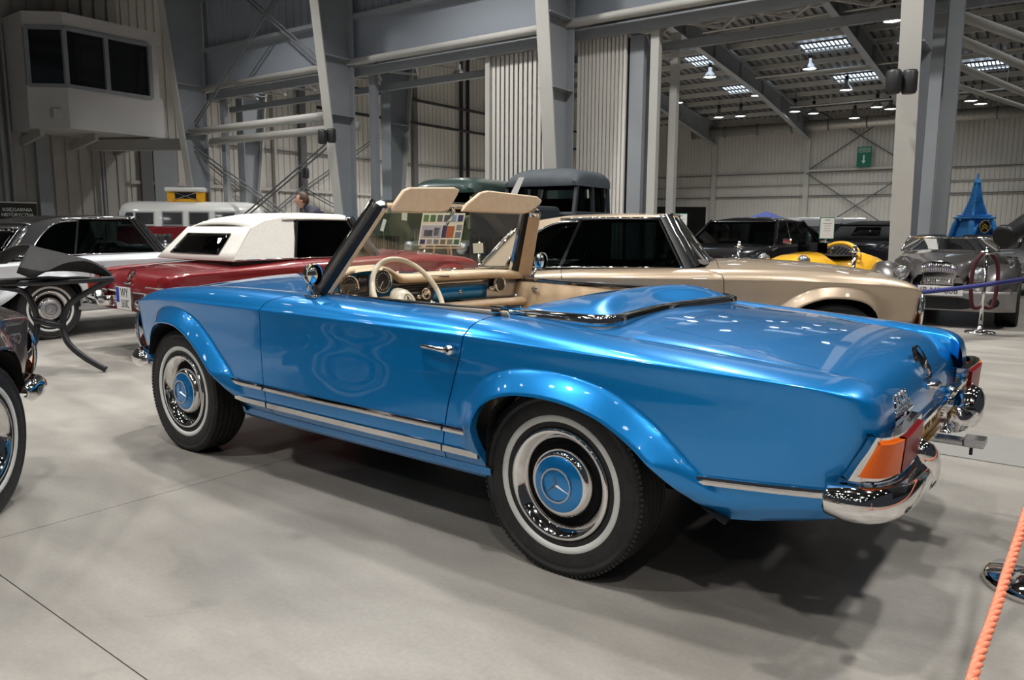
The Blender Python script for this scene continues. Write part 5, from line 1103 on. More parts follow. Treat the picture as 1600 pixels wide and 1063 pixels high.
for s in (1, -1):
    G = []
    for x in np.linspace(-2.05, 2.02, 44):
        zt = float(np.interp(x, [-2.05, -1.8, -1.3, -.8, -.4, .2, .8, 1.2, 1.6, 1.86, 1.98, 2.02], [.40, .66, .80, .70, .52, .50, .62, .76, .80, .70, .50, .36]))
        yo = float(np.interp(x, [-2.05, -1.6, -1.2, -.6, 0, .8, 1.3, 1.7, 2.02], [.70, .84, .87, .84, .82, .86, .875, .85, .62])); yi = float(np.interp(x, [-2.05, -1, .2, 1.0, 1.6, 2.02], [.55, .70, .66, .50, .34, .25]))
        zb_ = .26
        for xw in (-1.25, 1.28):
            if abs(x-xw) < .37: zb_ = max(zb_, .33+math.sqrt(.37**2-(x-xw)**2)*.92)
        zb_ = min(zb_, zt-.03)
        G.append([(x, s*yi, max(zt-.22, .3)), (x, s*(yi+(yo-yi)*.25), zt-.05), (x, s*(yi+(yo-yi)*.5), zt), (x, s*(yi+(yo-yi)*.78), zt-.02), (x, s*(yo-.01), zt-.09 if zt-.09 > zb_ else zb_+.01), (x, s*yo, max(zb_, min(zb_+.1, zt-.1))), (x, s*(yo-.01), zb_)])
    gridmesh('wing', np.array(G), M['grey'], GR, ang=60)
    hl = MB().lathe([(.0001, .040), (.05, .030), (.076, .01), (.082, -.005)], (1.93, s*.42, .655), 'x', 28).make('headlamp', M['clearlens'], GR, True)
    MB().lathe([(.076, .01), (.086, .02), (.096, 0), (.098, -.05), (.08, -.20), (.03, -.30)], (1.93, s*.42, .655), 'x', 28).make('lamp_shell', M['chrome'], hl, True)
    MB().lathe([(.0001, .01), (.055, .0)], (2.035, s*.62, .33), 'x', 20).make('fog_hole', M['dark'], GR, True)
    for sx in (-1.25, 1.28):
        t = MB().lathe([(.21, -.12), (.31, -.125), (.325, -.10), (.325, .10), (.31, .125), (.235, .12), (.21, .09)], (sx, s*.755, .325), 'y', 36).make('tyre', M['rubber'], GR, True)
        MB().lathe([(.21, s*.10), (.20, s*.09), (.17, s*.02), (.05, s*.03), (.0001, s*.05)], (sx, s*.755, .325), 'y', 24).make('wheel_rim', M['satin'], t, True)
        tb = MB()
        for k in range(60):
            a = 2*PI*k/60
            for h in (-.08, -.03, .03, .08): tb.box((sx+.327*math.cos(a), s*.755+h, .325+.327*math.sin(a)), (.010, .034, .022), m=((math.cos(a), 0, -math.sin(a)), (0, 1, 0), (math.sin(a), 0, math.cos(a))))
        tb.make('tread_blocks', M['rubber'], t)['kind'] = 'stuff'
G = [[(2.04-.10*(abs(v))**3-.5*max(0, abs(v)-.8), v*.84, z) for v in np.linspace(-1, 1, 21)] for z in (.46, .42, .34, .27, .215)]
ap = gridmesh('front_apron', np.array(G), M['apron'], GR, solid=.01)
G = [[(2.0-.10*(abs(v))**3-.16*t, v*.80*(1-.1*t), .46+.08*t) for v in np.linspace(-1, 1, 21)] for t in (0, .5, 1)]; gridmesh('apron_top', np.array(G), M['grey'], GR)
o = MB().prism([(.40*math.copysign(abs(math.cos(a))**.5, math.cos(a)), .075*math.copysign(abs(math.sin(a))**.6, math.sin(a))) for a in np.linspace(0, 2*PI, 33)[:-1]], (2.046, 0, .305), (0, 1, 0), (0, 0, 1), (1, 0, 0), .008).make('air_inlet', M['dark'], ap)
# horseshoe grille, bars in an upper and a lower bow
gl = MB().prism([(.21*math.cos(a)*(1 if a < PI else .8), .72-.0+.10*math.sin(a)) if a <= PI else (.21*math.cos(a)*.80, .47) for a in list(np.linspace(0, PI, 17))+[PI*1.0001, 2*PI-.0001]], (1.90, 0, 0), (0, 1, 0), (.06, 0, 1), (1, 0, 0), .03).make('grille_surround', M['chrome'], GR, bevel=.01)
for k in range(-7, 8):
    y = k*.025; h = math.sqrt(max(0, 1-(y/.20)**2))
    for (z0, z1, dx_) in ((.63+.03*h, .72+.09*h, .045), (.47, .57+.05*h, .06)):
        mm = MB().tube([(1.93+.06*(z0-.5)+dx_*.3, y, z0), (1.945+.06*((z0+z1)/2-.5)+dx_, y, (z0+z1)/2), (1.93+.06*(z1-.5)+dx_*.3, y, z1)], .0075, 6).make('grille_bar', M['chrome'], gl, True)
MB().box((1.925, 0, .60), (.04, .34, .24)).make('grille_shadow', M['dark'], gl)
pl = MB().box((2.065, .02, .455), (.012, .54, .115)).make('number_plate', M['platewhite'], GR, bevel=.003)
text('plate_characters', 'JB\u00b7MP 808', .10, M['ink'], pl, frame((2.0722, .03, .455), (0, 1, 0), (0, 0, 1)), .0005, sx=1.0)
MB().box((2.0718, -.225, .455), (.001, .045, .115)).make('plate_band', M['euroblue'], pl)
G = np.array([[(.42-.22*t+.10*(1-v*v), v*(.60-.06*t), (.90+.19*t)) for v in np.linspace(-1, 1, 9)] for t in (0, .5, 1)]); wsn = gridmesh('windscreen', G, M['glass'], GR)
MB().tube(list(G[0])+[G[1][-1]]+list(G[2][::-1])+[G[1][0], G[0][0]], .016, 6).make('windscreen_frame', M['chrome'], wsn, True)
for sy in (.3, -.3): MB().box((-.55, sy, .98), (.14, .42, .30)).make('seat_back', M['seal'], GR, bevel=.05)

# ---------------------------------------------------------------- yellow three-wheeler
l, r = put(1262, 10.2, 204); YL = empty('three_wheeler', l, r, 'yellow vintage three-wheeler with a black quilted oval seat back, left of the big column', 'car')
G = []
for x, w_, zb_, zt in ((-1.55, .10, .40, .58), (-1.4, .26, .34, .70), (-1.1, .38, .30, .84), (-.75, .44, .28, .92), (-.66, .44, .28, .84), (-.15, .45, .28, .84), (-.05, .45, .28, .90), (.3, .42, .28, .86), (.55, .34, .32, .78), (.66, .24, .38, .68), (.70, .10, .46, .58)):
    zc, h = (zb_+zt)/2, (zt-zb_)/2; G.append([(x, w_*math.copysign(abs(math.cos(a))**.7, math.cos(a)), zc+h*math.sin(a)) for a in np.linspace(0, 2*PI, 33)[:-1]])
b_ = gridmesh('body_shell', np.array(G), M['yellow'], YL, closed=True)
MB().prism([(-.64, -.34), (-.16, -.36), (-.16, .36), (-.64, .34)], (0, 0, .845), (1, 0, 0), (0, 1, 0), (0, 0, 1), .012).make('cockpit', M['dark'], YL)
oval = [(.30*math.cos(a), .185*math.sin(a)) for a in np.linspace(0, 2*PI, 33)[:-1]]
gm = MB().prism(oval, (-.60, 0, .80), (0, 1, 0), (-.25, 0, 1), (1, 0, 0), .06).make('seat_back', M['plum'], YL, bevel=.01)
MB().tube([(-.585-.25*z, y*1.13, .80+z*1.13) for y, z in oval+oval[:1]], .034, 8).make('cockpit_rim', M['yellow'], YL, True)
mb = MB()
for k in range(-8, 9):
    for sg in (1, -1):
        y0 = k*.075; pts = [(y0+sg*t, t) for t in np.linspace(-.17, .17, 25) if ((y0+sg*t)/.29)**2+(t/.175)**2 < 1]
        if len(pts) > 2: mb.beam((-.536-.25*pts[0][1], pts[0][0], .80+pts[0][1]), (-.536-.25*pts[-1][1], pts[-1][0], .80+pts[-1][1]), .006, .006)
q = mb.make('quilting_seams', M['dark'], gm); q['kind'] = 'stuff'
for s in (1, -1):
    G = [[(.55+.34*math.cos(a)*(1 if k < 3 else .98), s*(.60+y_), .33+(.38+dz)*math.sin(a)) for k, (y_, dz) in enumerate(((-.10, -.05), (-.05, -.005), (.02, .01), (.08, -.01), (.10, -.06)))] for a in np.linspace(.15, PI-.1, 15)]
    gridmesh('cycle_wing', np.array(G), M['silver'], YL, solid=.012)
    MB().lathe([(.20, -.06), (.30, -.06), (.32, -.03), (.32, .03), (.30, .06), (.20, .06), (.0001, .03)], (.55, s*.60, .33), 'y', 26).make('tyre', M['rubber'], YL, True)
    MB().lathe([(.0001, .04), (.06, .02), (.08, -.02), (.04, -.10)], (.42, s*.36, .80), 'x', 20).make('headlamp', M['clearlens'], YL, True)
    for k in range(3): MB().box((-1.0-.16*k, s*(.40-.05*k), .62-.03*k), (.03, .05, .10)).make('body_strap', M['seal'], YL)
MB().lathe([(.20, -.06), (.31, -.06), (.33, 0), (.31, .06), (.0001, .03)], (-1.1, 0, .33), 'y', 26).make('tyre', M['rubber'], YL, True)
MB().box((-.10, 0, .95), (.02, .5, .14)).make('aero_screen', M['glass'], YL)
MB().lathe([(.0001, .02), (.035, .01), (.04, 0)], (-.02, .42, .93), 'x', 14).make('side_mirror', M['seal'], YL, True)
# ================================================================ stanchions and ropes
def stanchion(px, Z, label, m='chrome', h=.98, group=None, r=.16, loc=None):
    x, y = loc or ground(px, Z); t = empty('barrier_post', (x, y, 0), 0, label, 'barrier post', group)
    MB().lathe([(.0001, .0), (r, 0), (r, .022), (r*.93, .034), (r*.45, .045), (.035, .07), (.024, .10)], (0, 0, 0), 'z', 40).make('base', M[m], t, True)
    MB().tube([(0, 0, .05), (0, 0, h-.06)], .021, 14).make('pole', M[m], t, True)
    MB().lathe([(.022, h-.07), (.034, h-.06), (.034, h-.02), (.020, h-.012), (.026, h+.01), (.018, h+.03), (.0001, h+.034)], (0, 0, 0), 'z', 18).make('finial', M[m], t, True)
    MB().tube([(-.07, 0, h-.05), (.07, 0, h-.05)], .008, 6).tube([(0, -.07, h-.05), (0, .07, h-.05)], .008, 6).make('rope_ring', M[m], t, True)
    return t
p1 = stanchion(1546, 8.75, 'chrome barrier post with hanging maroon ropes in front of the grey roadster')
p2 = stanchion(1338, 9.3, 'barrier post with a silver clip beside the yellow car')
p3 = stanchion(1156, 11.8, 'barrier post in front of the black saloon doors')
p4 = stanchion(749, 10.1, 'chrome barrier post with a cream card, seen through the windscreen')
p5 = stanchion(0, 0, 'polished barrier post at the lower right corner, only its round base in view', 'darkmetal', loc=(-1.345, -.115), r=.185)
for ch in p5.children: ch.data.materials[0] = M['chrome']
p6 = stanchion(257, 11.4, 'left one of the two chain posts in front of the camper van', 'satin', .95); p7 = stanchion(301, 11.4, 'right one of the two chain posts in front of the camper van', 'satin', .95)
p8 = stanchion(662, 11.2, 'thin barrier post behind the bonnet of the red car, left of the easel')
def rope(a, b, sag, r, m, name, label, cat='rope', n=24):
    a, b = np.array(a, float), np.array(b, float); pts = [a+(b-a)*t-np.array((0, 0, sag*4*t*(1-t))) for t in np.linspace(0, 1, n)]
    return tag(MB().tube(pts, r, 12).make(name, m, None, True), label, cat)
def ptop(p, h=.92): return np.array((p.location[0], p.location[1], h))
rope(pix(1385, 462, 8.6), pix(1640, 430, 8.55), .02, .026, M['ropeblue'], 'velvet_rope', 'dark blue velvet rope stretched in front of the grey roadster')
def hang(dx, lab):
    t_ = ptop(p1, .93); pts = smooth_pts([t_+VR*dx*.4, t_+VR*dx-np.array((0, 0, .12)), t_+VR*dx*1.15-np.array((0, 0, .35)), t_+VR*dx*.9-np.array((0, 0, .60)), t_+VR*dx*.25-np.array((0, 0, .62))], 6)
    tag(MB().tube(list(pts), .022, 10).make('rope_end', M['ropemaroon'], None, True), lab, 'rope')
hang(-.13, 'maroon rope end hanging left of the chrome post pole'); hang(.13, 'maroon rope end hanging right of the chrome post pole')
rope(ptop(p6)+VR*.05, ptop(p7)-VR*.05, .10, .014, M['seal'], 'chain', 'dark sagging chain between the two posts by the camper van', 'chain')
rope(ptop(p7)+VR*.05, ptop(p7)+VR*1.2, .12, .014, M['seal'], 'chain', 'dark chain running right from the posts by the camper van', 'chain')
# orange twisted rope near the camera: three strands, hung between two barrier posts
p9 = stanchion(0, 0, 'polished barrier post beside the camera holding the near end of the orange rope', loc=(-2.15, 1.85))
path = smooth_pts([ptop(p5, .93), pix(1650, 600, 2.45), pix(1614, 765, 2.02), pix(1563, 930, 1.66), pix(1508, 1130, 1.34), pix(1560, 1420, 1.10), pix(2000, 1500, 1.0)*.6+ptop(p9, .6)*.4, ptop(p9, .93)], 24)
ro = empty('twisted_rope', tuple(path[0]), 0, 'bright orange twisted rope crossing the lower right corner', 'rope')
for k in range(3):
    pts = []; s_ = 0
    for i in range(len(path)):
        d = path[min(i+1, len(path)-1)]-path[max(i-1, 0)]; d /= np.linalg.norm(d); u = np.cross(d, (0, 0, 1)); u /= max(np.linalg.norm(u), 1e-6); v = np.cross(d, u)
        nxt = path[min(i+1, len(path)-1)]; L = np.linalg.norm(nxt-path[i])
        for q in range(3):
            f = q/3; sp_ = s_+L*f; a = sp_*85+k*2*PI/3; pts.append(path[i]*(1-f)+nxt*f-path[0]+.0052*(u*math.cos(a)+v*math.sin(a)))
        s_ += L
    MB().tube(pts[:-3], .0062, 6).make('strand', M['rope'], ro, True)

# ================================================================ notices, easel, boards
def notice(px, Z, pyt, wd, ht, label, m='paper', frame_='signgreen', tilt=0.):
    x, y = ground(px, Z); zt = CAM[2]+(357-pyt)*Z/FPX; t = empty('notice_stand', (x, y, 0), YAW-PI/2, label, 'sign')
    MB().tube([(0, .02, 0), (0, .02, zt-ht)], .010, 8).lathe([(.0001, .0), (.13, 0), (.13, .012), (.0001, .02)], (0, .02, 0), 'z', 24).make('stand', M['satin'], t, True)
    MB().box((0, 0, zt-ht/2), (wd, .012, ht)).make('frame', M[frame_], t, bevel=.003)
    p = MB().box((0, -.008, zt-ht/2), (wd*.90, .004, ht*.93)).make('sheet', M[m], t)
    mb = MB(); mb.box((0, -.011, zt-ht*.12), (wd*.35, .001, ht*.022))
    for k in range(4): mb.box((0, -.011, zt-ht*(.28+.11*k)), (wd*(.6 if k == 0 else .4), .001, ht*.012))
    mb.make('printed_lines', M['steeldark'], p)
notice(1292, 12.0, 337, .235, .335, 'white notice in a green frame on a thin stand above the yellow car')
notice(1063, 12.0, 332, .21, .32, 'white notice in a green frame on a stand behind the tan car windscreen')
x, y = ground(808, 11.2); t = empty('price_card', (x, y, 0), YAW-PI/2, 'slanted white card on a wire in front of the slate canvas cab', 'sign')
MB().prism([(-.10, 1.68), (-.0, 1.68), (.10, 1.92), (.02, 1.92)], (0, 0, 0), (1, 0, 0), (0, 0, 1), (0, 1, 0), .006).make('card', M['paper'], t); MB().tube([(0, .01, 0), (0, .01, 1.7)], .006, 6).make('wire', M['darkmetal'], t)
# poster on an easel
x, y = ground(690, 10.4); es = empty('easel', (x, y, 0), YAW-PI/2, 'pale wooden easel standing behind the red bonnet', 'easel')
zt, zb_ = CAM[2]+(357-333)*10.3/FPX, CAM[2]+(357-384)*10.3/FPX
for dx_, dy_, top_ in ((-.20, -.12, .02), (.20, -.12, .06), (.10, .35, .10)): MB().beam((dx_, dy_+.14, 0), (dx_*.35, .10, zt*.93+top_), .025, .018).make('leg', M['wood'], es)
MB().beam((-.30, -.05, zb_-.03), (.30, -.05, zb_-.03), .04, .02).make('tray', M['wood'], es)
po = empty('poster_board', (x, y, 0), YAW-PI/2, 'cream poster board with rows of small pictures propped on the easel', 'poster')
MB().prism([(-.32, zb_), (.25, zb_), (.325, zt), (-.25, zt)], (0, -.15, 0), (1, 0, 0), (0, .10, 1), (0, 1, 0), .008).make('board', M['cream'], po)
cols_ = [(.10, .22, .06), (.05, .16, .05), (.10, .12, .09), (.06, .08, .09), (.20, .35, .50), (.015, .02, .09), (.25, .25, .24), (.15, .18, .2), (.20, .12, .06), (.22, .20, .15), (.05, .12, .06)]
pm_ = [mat('picture_print_%d' % i, c, .5) for i, c in enumerate(cols_)]
def pic(u0, u1, v0, v1, m):
    f = lambda u, v: (-.32+.57*u+.07*v+.01*u*v, zb_+(zt-zb_)*v)
    MB().prism([f(u0, v0), f(u1, v0), f(u1, v1), f(u0, v1)], (0, -.154, 0), (1, 0, 0), (0, .10, 1), (0, 1, 0), .003).make('picture', m, po)
for k in range(6): pic(.04+.16*k, .16+.16*k, .74, .94, pm_[k])
for k in range(6): pic(.04+.16*k, .16+.16*k, .05, .19, pm_[(k+5) % 11])
pic(.04, .50, .25, .62, mat('picture_grey', (.45, .46, .47), .5)); pic(.10, .30, .28, .48, pm_[5]); pic(.33, .46, .30, .55, pm_[3])
pic(.52, .62, .25, .62, pm_[5]); pic(.62, .80, .25, .60, mat('picture_rust', (.42, .11, .03), .5)); pic(.84, .97, .25, .42, pm_[7]); pic(.84, .97, .48, .64, pm_[6])
def card(px, py, Z, wd, ht, lab, rz=0.): q = pix(px, py, Z); tag(MB().box((0, 0, 0), (wd, .006, ht), m=((math.cos(rz), 0, -math.sin(rz)), (0, 1, 0), (math.sin(rz), 0, math.cos(rz)))).make('paper_card', M['cream'], None), lab, 'card').location = tuple(q); bpy.context.scene.objects[-1] if False else None
for px, py, Z, wd, ht, lab, rr in ((632, 338, 13.3, .13, .14, 'small cream card on the green military car, under the left visor', .1), (747, 388, 10.06, .17, .13, 'cream card hanging on the chrome post behind the windscreen', -.05), (599, 352, 13.3, .06, .21, 'narrow white strip of paper beside the windscreen pillar', -.3)):
    q = pix(px, py, Z); o = MB().box((0, 0, 0), (wd, .006, ht), m=((math.cos(rr), 0, -math.sin(rr)), (0, 1, 0), (math.sin(rr), 0, math.cos(rr)))).make('paper_card', M['cream' if px != 599 else 'paper']); tag(o, lab, 'card'); o.location = tuple(q)
    if px == 599: MB().tube([(0, .01, -.1), (0, .01, -q[2])], .006, 6).lathe([(.0001, 0), (.10, 0), (.10, .012)], (0, .01, -q[2]), 'z', 16).make('card_stand', M['satin'], o); o.rotation_euler = (0, 0, YAW-PI/2)
# black bookshop board
x, y = ground(29, 24.3); bb = empty('sign_board', (x, y, 0), math.atan2(EB[1], EB[0]), 'black bookshop board with pale lettering on the ribbed wall at far left', 'sign')
zt = CAM[2]+36*24.3/FPX; MB().box((0, 0, zt/2), (1.12, .06, zt)).make('board', M['ink'], bb); MB().box((0, -.01, zt+.01), (1.16, .08, .04)).make('board_rim', M['steellight'], bb)
FX = Matrix(((1, 0, 0, 0), (0, 0, -1, -.035), (0, 1, 0, 0), (0, 0, 0, 1)))
text('board_text', 'KSI\u0118GARNIA', .15, M['signwhite'], bb, Matrix.Translation((0, 0, zt-.22)) @ FX, .003); text('board_text', 'HISTORYCZNA', .15, M['signwhite'], bb, Matrix.Translation((0, 0, zt-.38)) @ FX, .003, sx=.9)
# black display wall behind the tan car
q0, q1 = pix(890, 357, 20.5), pix(1100, 357, 20.5); zt = CAM[2]+35*20.5/FPX; m_ = (q0+q1)/2
dw = MB().box((0, 0, zt/2), (np.linalg.norm((q1-q0)[:2]), .25, zt)).make('display_wall', M['ink'], None); dw.location = (m_[0], m_[1], 0); dw.rotation_euler = (0, 0, YAW-PI/2); tag(dw, 'long black display wall behind the roof of the tan car', 'display wall')
# blue canopy, white trailer far off
x, y = ground(1196, 36); cn = empty('canopy', (x, y, 0), 0, 'small blue pointed canopy above the roof of the black saloon', 'canopy')
MB().add([(-.7, -.7, 1.72), (.7, -.7, 1.72), (.7, .7, 1.72), (-.7, .7, 1.72), (0, 0, 2.05)], [(0, 1, 4), (1, 2, 4), (2, 3, 4), (3, 0, 4), (3, 2, 1, 0)]).make('canopy_cloth', mat('canopy_blue', (.01, .04, .30), .6), cn)
for sx in (-.65, .65):
    for sy in (-.65, .65): MB().tube([(sx, sy, 0), (sx, sy, 1.73)], .02, 6).make('pole', M['satin'], cn)
for px, Z, wd, h, lab in ((1272, 37, 2.2, 1.78, 'white trailer far away, left of the framed notice'), (1322, 39, 1.5, 1.80, 'white trailer far away, right of the framed notice')):
    x, y = ground(px, Z); tr = empty('trailer', (x, y, 0), YAW-PI/2, lab, 'trailer'); MB().box((0, 0, .45+(h-.45)/2), (wd, 1.6, h-.45)).make('trailer_box', M['white'], tr, bevel=.12)
    for s in (-.3, .3): MB().lathe([(.0001, -.08), (.28, -.08), (.28, .08), (.0001, .08)], (s, -.75, .28), 'y', 18).make('tyre', M['rubber'], tr, True)
    MB().box((0, -.81, 1.25), (wd*.6, .02, .25)).make('trailer_window', M['steeldark'], tr)

# ================================================================ blue lattice tower with the double chevron
x, y = ground(1521, 20.); et = empty('model_tower', (x, y, 0), YAW-PI/2+.12, 'bright blue lattice tower model with a round black badge of gold chevrons', 'model tower')
zb_ = .90; Hh = 1.78
MB().box((0, 0, zb_/2), (1.0, 1.0, zb_)).make('plinth', M['plum'], et)
wz = lambda z: float(np.interp(z, [0, .45, .62, .68, .9, 1.2, 1.5, 1.78], [.38, .30, .25, .19, .13, .08, .045, .02]))
mb = MB()
for sx in (-1, 1):
    for sy in (-1, 1):
        zs_ = np.linspace(0, 1.6, 17); mb.tube([(sx*wz(z), sy*wz(z), zb_+z) for z in zs_], [.075 if z < .6 else .035 if z < 1. else .02 for z in zs_], 6)
mb.make('corner_legs', M['eiffel'], et, True)
zz = np.linspace(.0, 1.55, 12); mesh('tower_core', [(sx*wz(z)*.86, sy*wz(z)*.86, zb_+z) for z in zz for sx, sy in ((-1, -1), (1, -1), (1, 1), (-1, 1))], [(4*i+k, 4*i+(k+1) % 4, 4*i+4+(k+1) % 4, 4*i+4+k) for i in range(11) for k in range(4)], M['eiffel'], et)
lt = MB()
zz = list(np.linspace(.68, 1.58, 13))
for i in range(len(zz)-1):
    a, b = wz(zz[i]), wz(zz[i+1]); z0, z1 = zb_+zz[i], zb_+zz[i+1]
    for (p, q) in (((-1, -1), (1, -1)), ((1, -1), (1, 1)), ((1, 1), (-1, 1)), ((-1, 1), (-1, -1))):
        lt.beam((p[0]*a, p[1]*a, z0), (q[0]*b, q[1]*b, z1), .022, .022).beam((q[0]*a, q[1]*a, z0), (p[0]*b, p[1]*b, z1), .022, .022).beam((p[0]*a, p[1]*a, z0), (q[0]*a, q[1]*a, z0), .02, .02)
lt.make('lattice', M['eiffel'], et)
MB().box((0, 0, zb_+.62), (.70, .70, .06)).box((0, 0, zb_+.68), (.58, .58, .04)).make('platform', M['eiffel'], et, bevel=.02)
MB().lathe([(.0001, 1.50), (.085, 1.50), (.085, 1.53), (.03, 1.56), (.028, 1.72), (.0001, 1.78)], (0, 0, zb_), 'z', 14).make('top_platform', M['eiffel'], et, True)
for s in (-1, 1): MB().tube([(-s*.36, -.42, zb_+.02), (-s*.24, -.38, zb_+.34), (0, -.34, zb_+.48), (s*.24, -.38, zb_+.34)], .05, 6).make('arch', M['eiffel'], et, True)
bd = MB().lathe([(.0001, -.02), (.14, -.02), (.14, .02)], (-.05, -.44, zb_+.40), 'y', 28).make('badge', M['ink'], et, True)
gold = mat('gold_print', (.65, .48, .10), .4)
MB().tube([(-.05+.14*math.cos(a), -.47, zb_+.40+.15*math.sin(a)) for a in np.linspace(0, 2*PI, 33)], .010, 6, caps=False).make('badge_rim', gold, bd, True)
for dz in (-.03, .035): MB().beam((-.14, -.47, zb_+.35+dz), (-.05, -.47, zb_+.42+dz), .012, .022, (0, 0, 1)).beam((.04, -.47, zb_+.35+dz), (-.05, -.47, zb_+.42+dz), .012, .022, (0, 0, 1)).make('chevron', gold, bd)

M['blackleather'] = noise_mat('black_leather', (.008, .008, .009), (.012, .012, .013), 40, .45, Specular_IOR_Level=.3)
# ================================================================ black boom at the right edge
q0, q1 = pix(1567, 372, 8.0), pix(1660, 318, 8.3); bo = empty('padded_boom', (float(q1[0]), float(q1[1]), 0), 0, 'thick black padded boom with an open collar end pointing left, at the right edge', 'boom')
l0 = q0-np.array(bo.location); l1 = q1-np.array(bo.location)
MB().tube([l0, l0+(l1-l0)*.05, l0+(l1-l0)*.08, l0+(l1-l0)*.35, l0+(l1-l0)*.6, l1], [.115, .13, .09, .105, .12, .13], 18).make('sleeve', M['blackleather'], bo, True)
MB().tube([l0-(l1-l0)*.005, l0+(l1-l0)*.01], .10, 18).make('sleeve_mouth', M['dark'], bo)
MB().tube([l1, l1+VR*.4, (l1+VR*.4)*(1, 1, 0)], .06, 10).lathe([(.0001, 0), (.3, 0), (.3, .04), (.05, .06)], tuple((l1+VR*.4)*(1, 1, 0)), 'z', 24).make('boom_stand', M['darkmetal'], bo, True)

# ================================================================ black cowl on a tubular stand, left
x, y = ground(100, 6.2); ck = empty('cowl_on_stand', (x, y, 0), 0, 'black moulded plastic cowl resting on a bent tube stand, in front of the silver wheel', 'display stand')
O = np.array(ck.location)
def L_(px, py, Z): return pix(px, py, Z)-O
fr = MB().tube([L_(-40, 446, 6.0), L_(60, 442, 6.1), L_(178, 436, 6.2)], .024, 10).make('top_tube', M['darkmetal'], ck, True)
f0 = np.array((*ground(166, 6.25), 0)); 
leg = smooth_pts([L_(172, 438, 6.2), L_(140, 455, 6.2), L_(112, 472, 6.2), L_(100, 492, 6.2), L_(99, 515, 6.2), L_(108, 538, 6.2), L_(134, 560, 6.25), (lambda r: r*(1, 1, 0)+np.array((0, 0, .02)))(L_(166, 578, 6.32))], 6)
MB().tube(list(leg), .024, 10).make('leg', M['darkmetal'], ck, True)
leg = smooth_pts([L_(-30, 446, 6.0), L_(34, 455, 6.1), L_(52, 480, 6.15), L_(58, 505, 6.2), L_(54, 535, 6.2), L_(40, 560, 6.3), (lambda r: r*(1, 1, 0)+np.array((0, 0, .02)))(L_(20, 578, 6.35))], 6)
MB().tube(list(leg), .024, 10).make('leg', M['darkmetal'], ck, True)
MB().tube([L_(55, 500, 6.18), L_(99, 510, 6.2)], .030, 8).make('cross_tube', M['darkmetal'], ck, True)
top_ = smooth_pts([L_(48, 384, 6.5), L_(66, 389, 6.5), L_(100, 397, 6.45), (L_(134, 407, 6.4)), L_(158, 418, 6.35), L_(172, 428, 6.3)], 5)
mid_ = smooth_pts([L_(30, 418, 6.0), L_(68, 424, 5.9), L_(100, 412, 6.0), L_(134, 409, 6.1), L_(158, 419, 6.2), L_(174, 431, 6.25)], 5)
low_ = smooth_pts([L_(27, 427, 6.0), L_(50, 434, 5.9), L_(72, 424, 6.0), L_(120, 424, 6.1), L_(155, 430, 6.2), L_(169, 437, 6.25)], 5)
G = np.array([[top_[i], top_[i]*.5+mid_[i]*.5+np.array((0, 0, .012)), mid_[i], low_[i]] for i in range(len(top_))]); gridmesh('cowl_shell', G, M['graphite'], ck, solid=.014, ang=40)
ar = smooth_pts([L_(-14, 404, 6.7), L_(10, 390, 6.7), L_(35, 383, 6.65), L_(55, 387, 6.55), L_(60, 398, 6.5), L_(48, 408, 6.35), L_(40, 420, 6.2)], 6)
G = np.array([[p+np.array((0, 0, .0)), p+VD*.10-VU*.035, p+VD*.20-VU*.02] for p in ar]); gridmesh('cowl_arch', G, M['graphite'], ck, solid=.014)
MB().box(L_(40, 437, 6.2), (.20, .5, .025), rz=.2).box(L_(95, 436, 6.3), (.20, .4, .02), rz=.1).make('cowl_base', M['graphite'], ck)

# ================================================================ the man behind the red car
def skinfig(name, joints, edges, m, par, sub=2):
    me = bpy.data.meshes.new(name); me.from_pydata([j[:3] for j in joints], edges, []); o = bpy.data.objects.new(name, me); COL.objects.link(o); o.parent = par; me.materials.append(m)
    s = o.modifiers.new('skin', 'SKIN'); 
    for v, j in zip(me.skin_vertices[0].data, joints): v.radius = (j[3], j[4] if len(j) > 4 else j[3])
    me.skin_vertices[0].data[0].use_root = True; s.use_smooth_shade = True
    b = o.modifiers.new('sub', 'SUBSURF'); b.levels = sub; b.render_levels = sub; return o
x, y = ground(497, 12.6); man = empty('person', (x, y, 0), YAW-PI/2+PI, 'brown-haired man in a dark navy jacket leaning left behind the white soft top', 'person')
# local: x to the man's left side of the picture (he faces +x), z up, y towards the camera
J = [(-.10, 0, .92, .15, .13), (-.06, 0, 1.12, .15, .13), (.02, 0, 1.32, .17, .14), (.10, 0, 1.44, .13, .12), (.175, 0, 1.515, .062), (.20, 0, 1.56, .055),
     (.04, .19, 1.41, .075), (.12, .23, 1.16, .058), (.32, .20, 1.00, .046), (.04, -.19, 1.41, .075), (.14, -.22, 1.16, .058), (.34, -.16, 1.02, .046),
     (-.10, .10, .86, .10), (-.02, .11, .48, .075), (-.08, .11, .10, .05), (.06, .11, .05, .045), (-.10, -.10, .86, .10), (-.02, -.11, .48, .075), (-.10, -.11, .10, .05), (.04, -.11, .05, .045)]
E_ = [(0, 1), (1, 2), (2, 3), (3, 4), (4, 5), (3, 6), (6, 7), (7, 8), (3, 9), (9, 10), (10, 11), (0, 12), (12, 13), (13, 14), (14, 15), (0, 16), (16, 17), (17, 18), (18, 19)]
skinfig('jacket_and_trousers', J, E_, M['jacket'], man)
hc = np.array((.245, 0, 1.625)); G = []
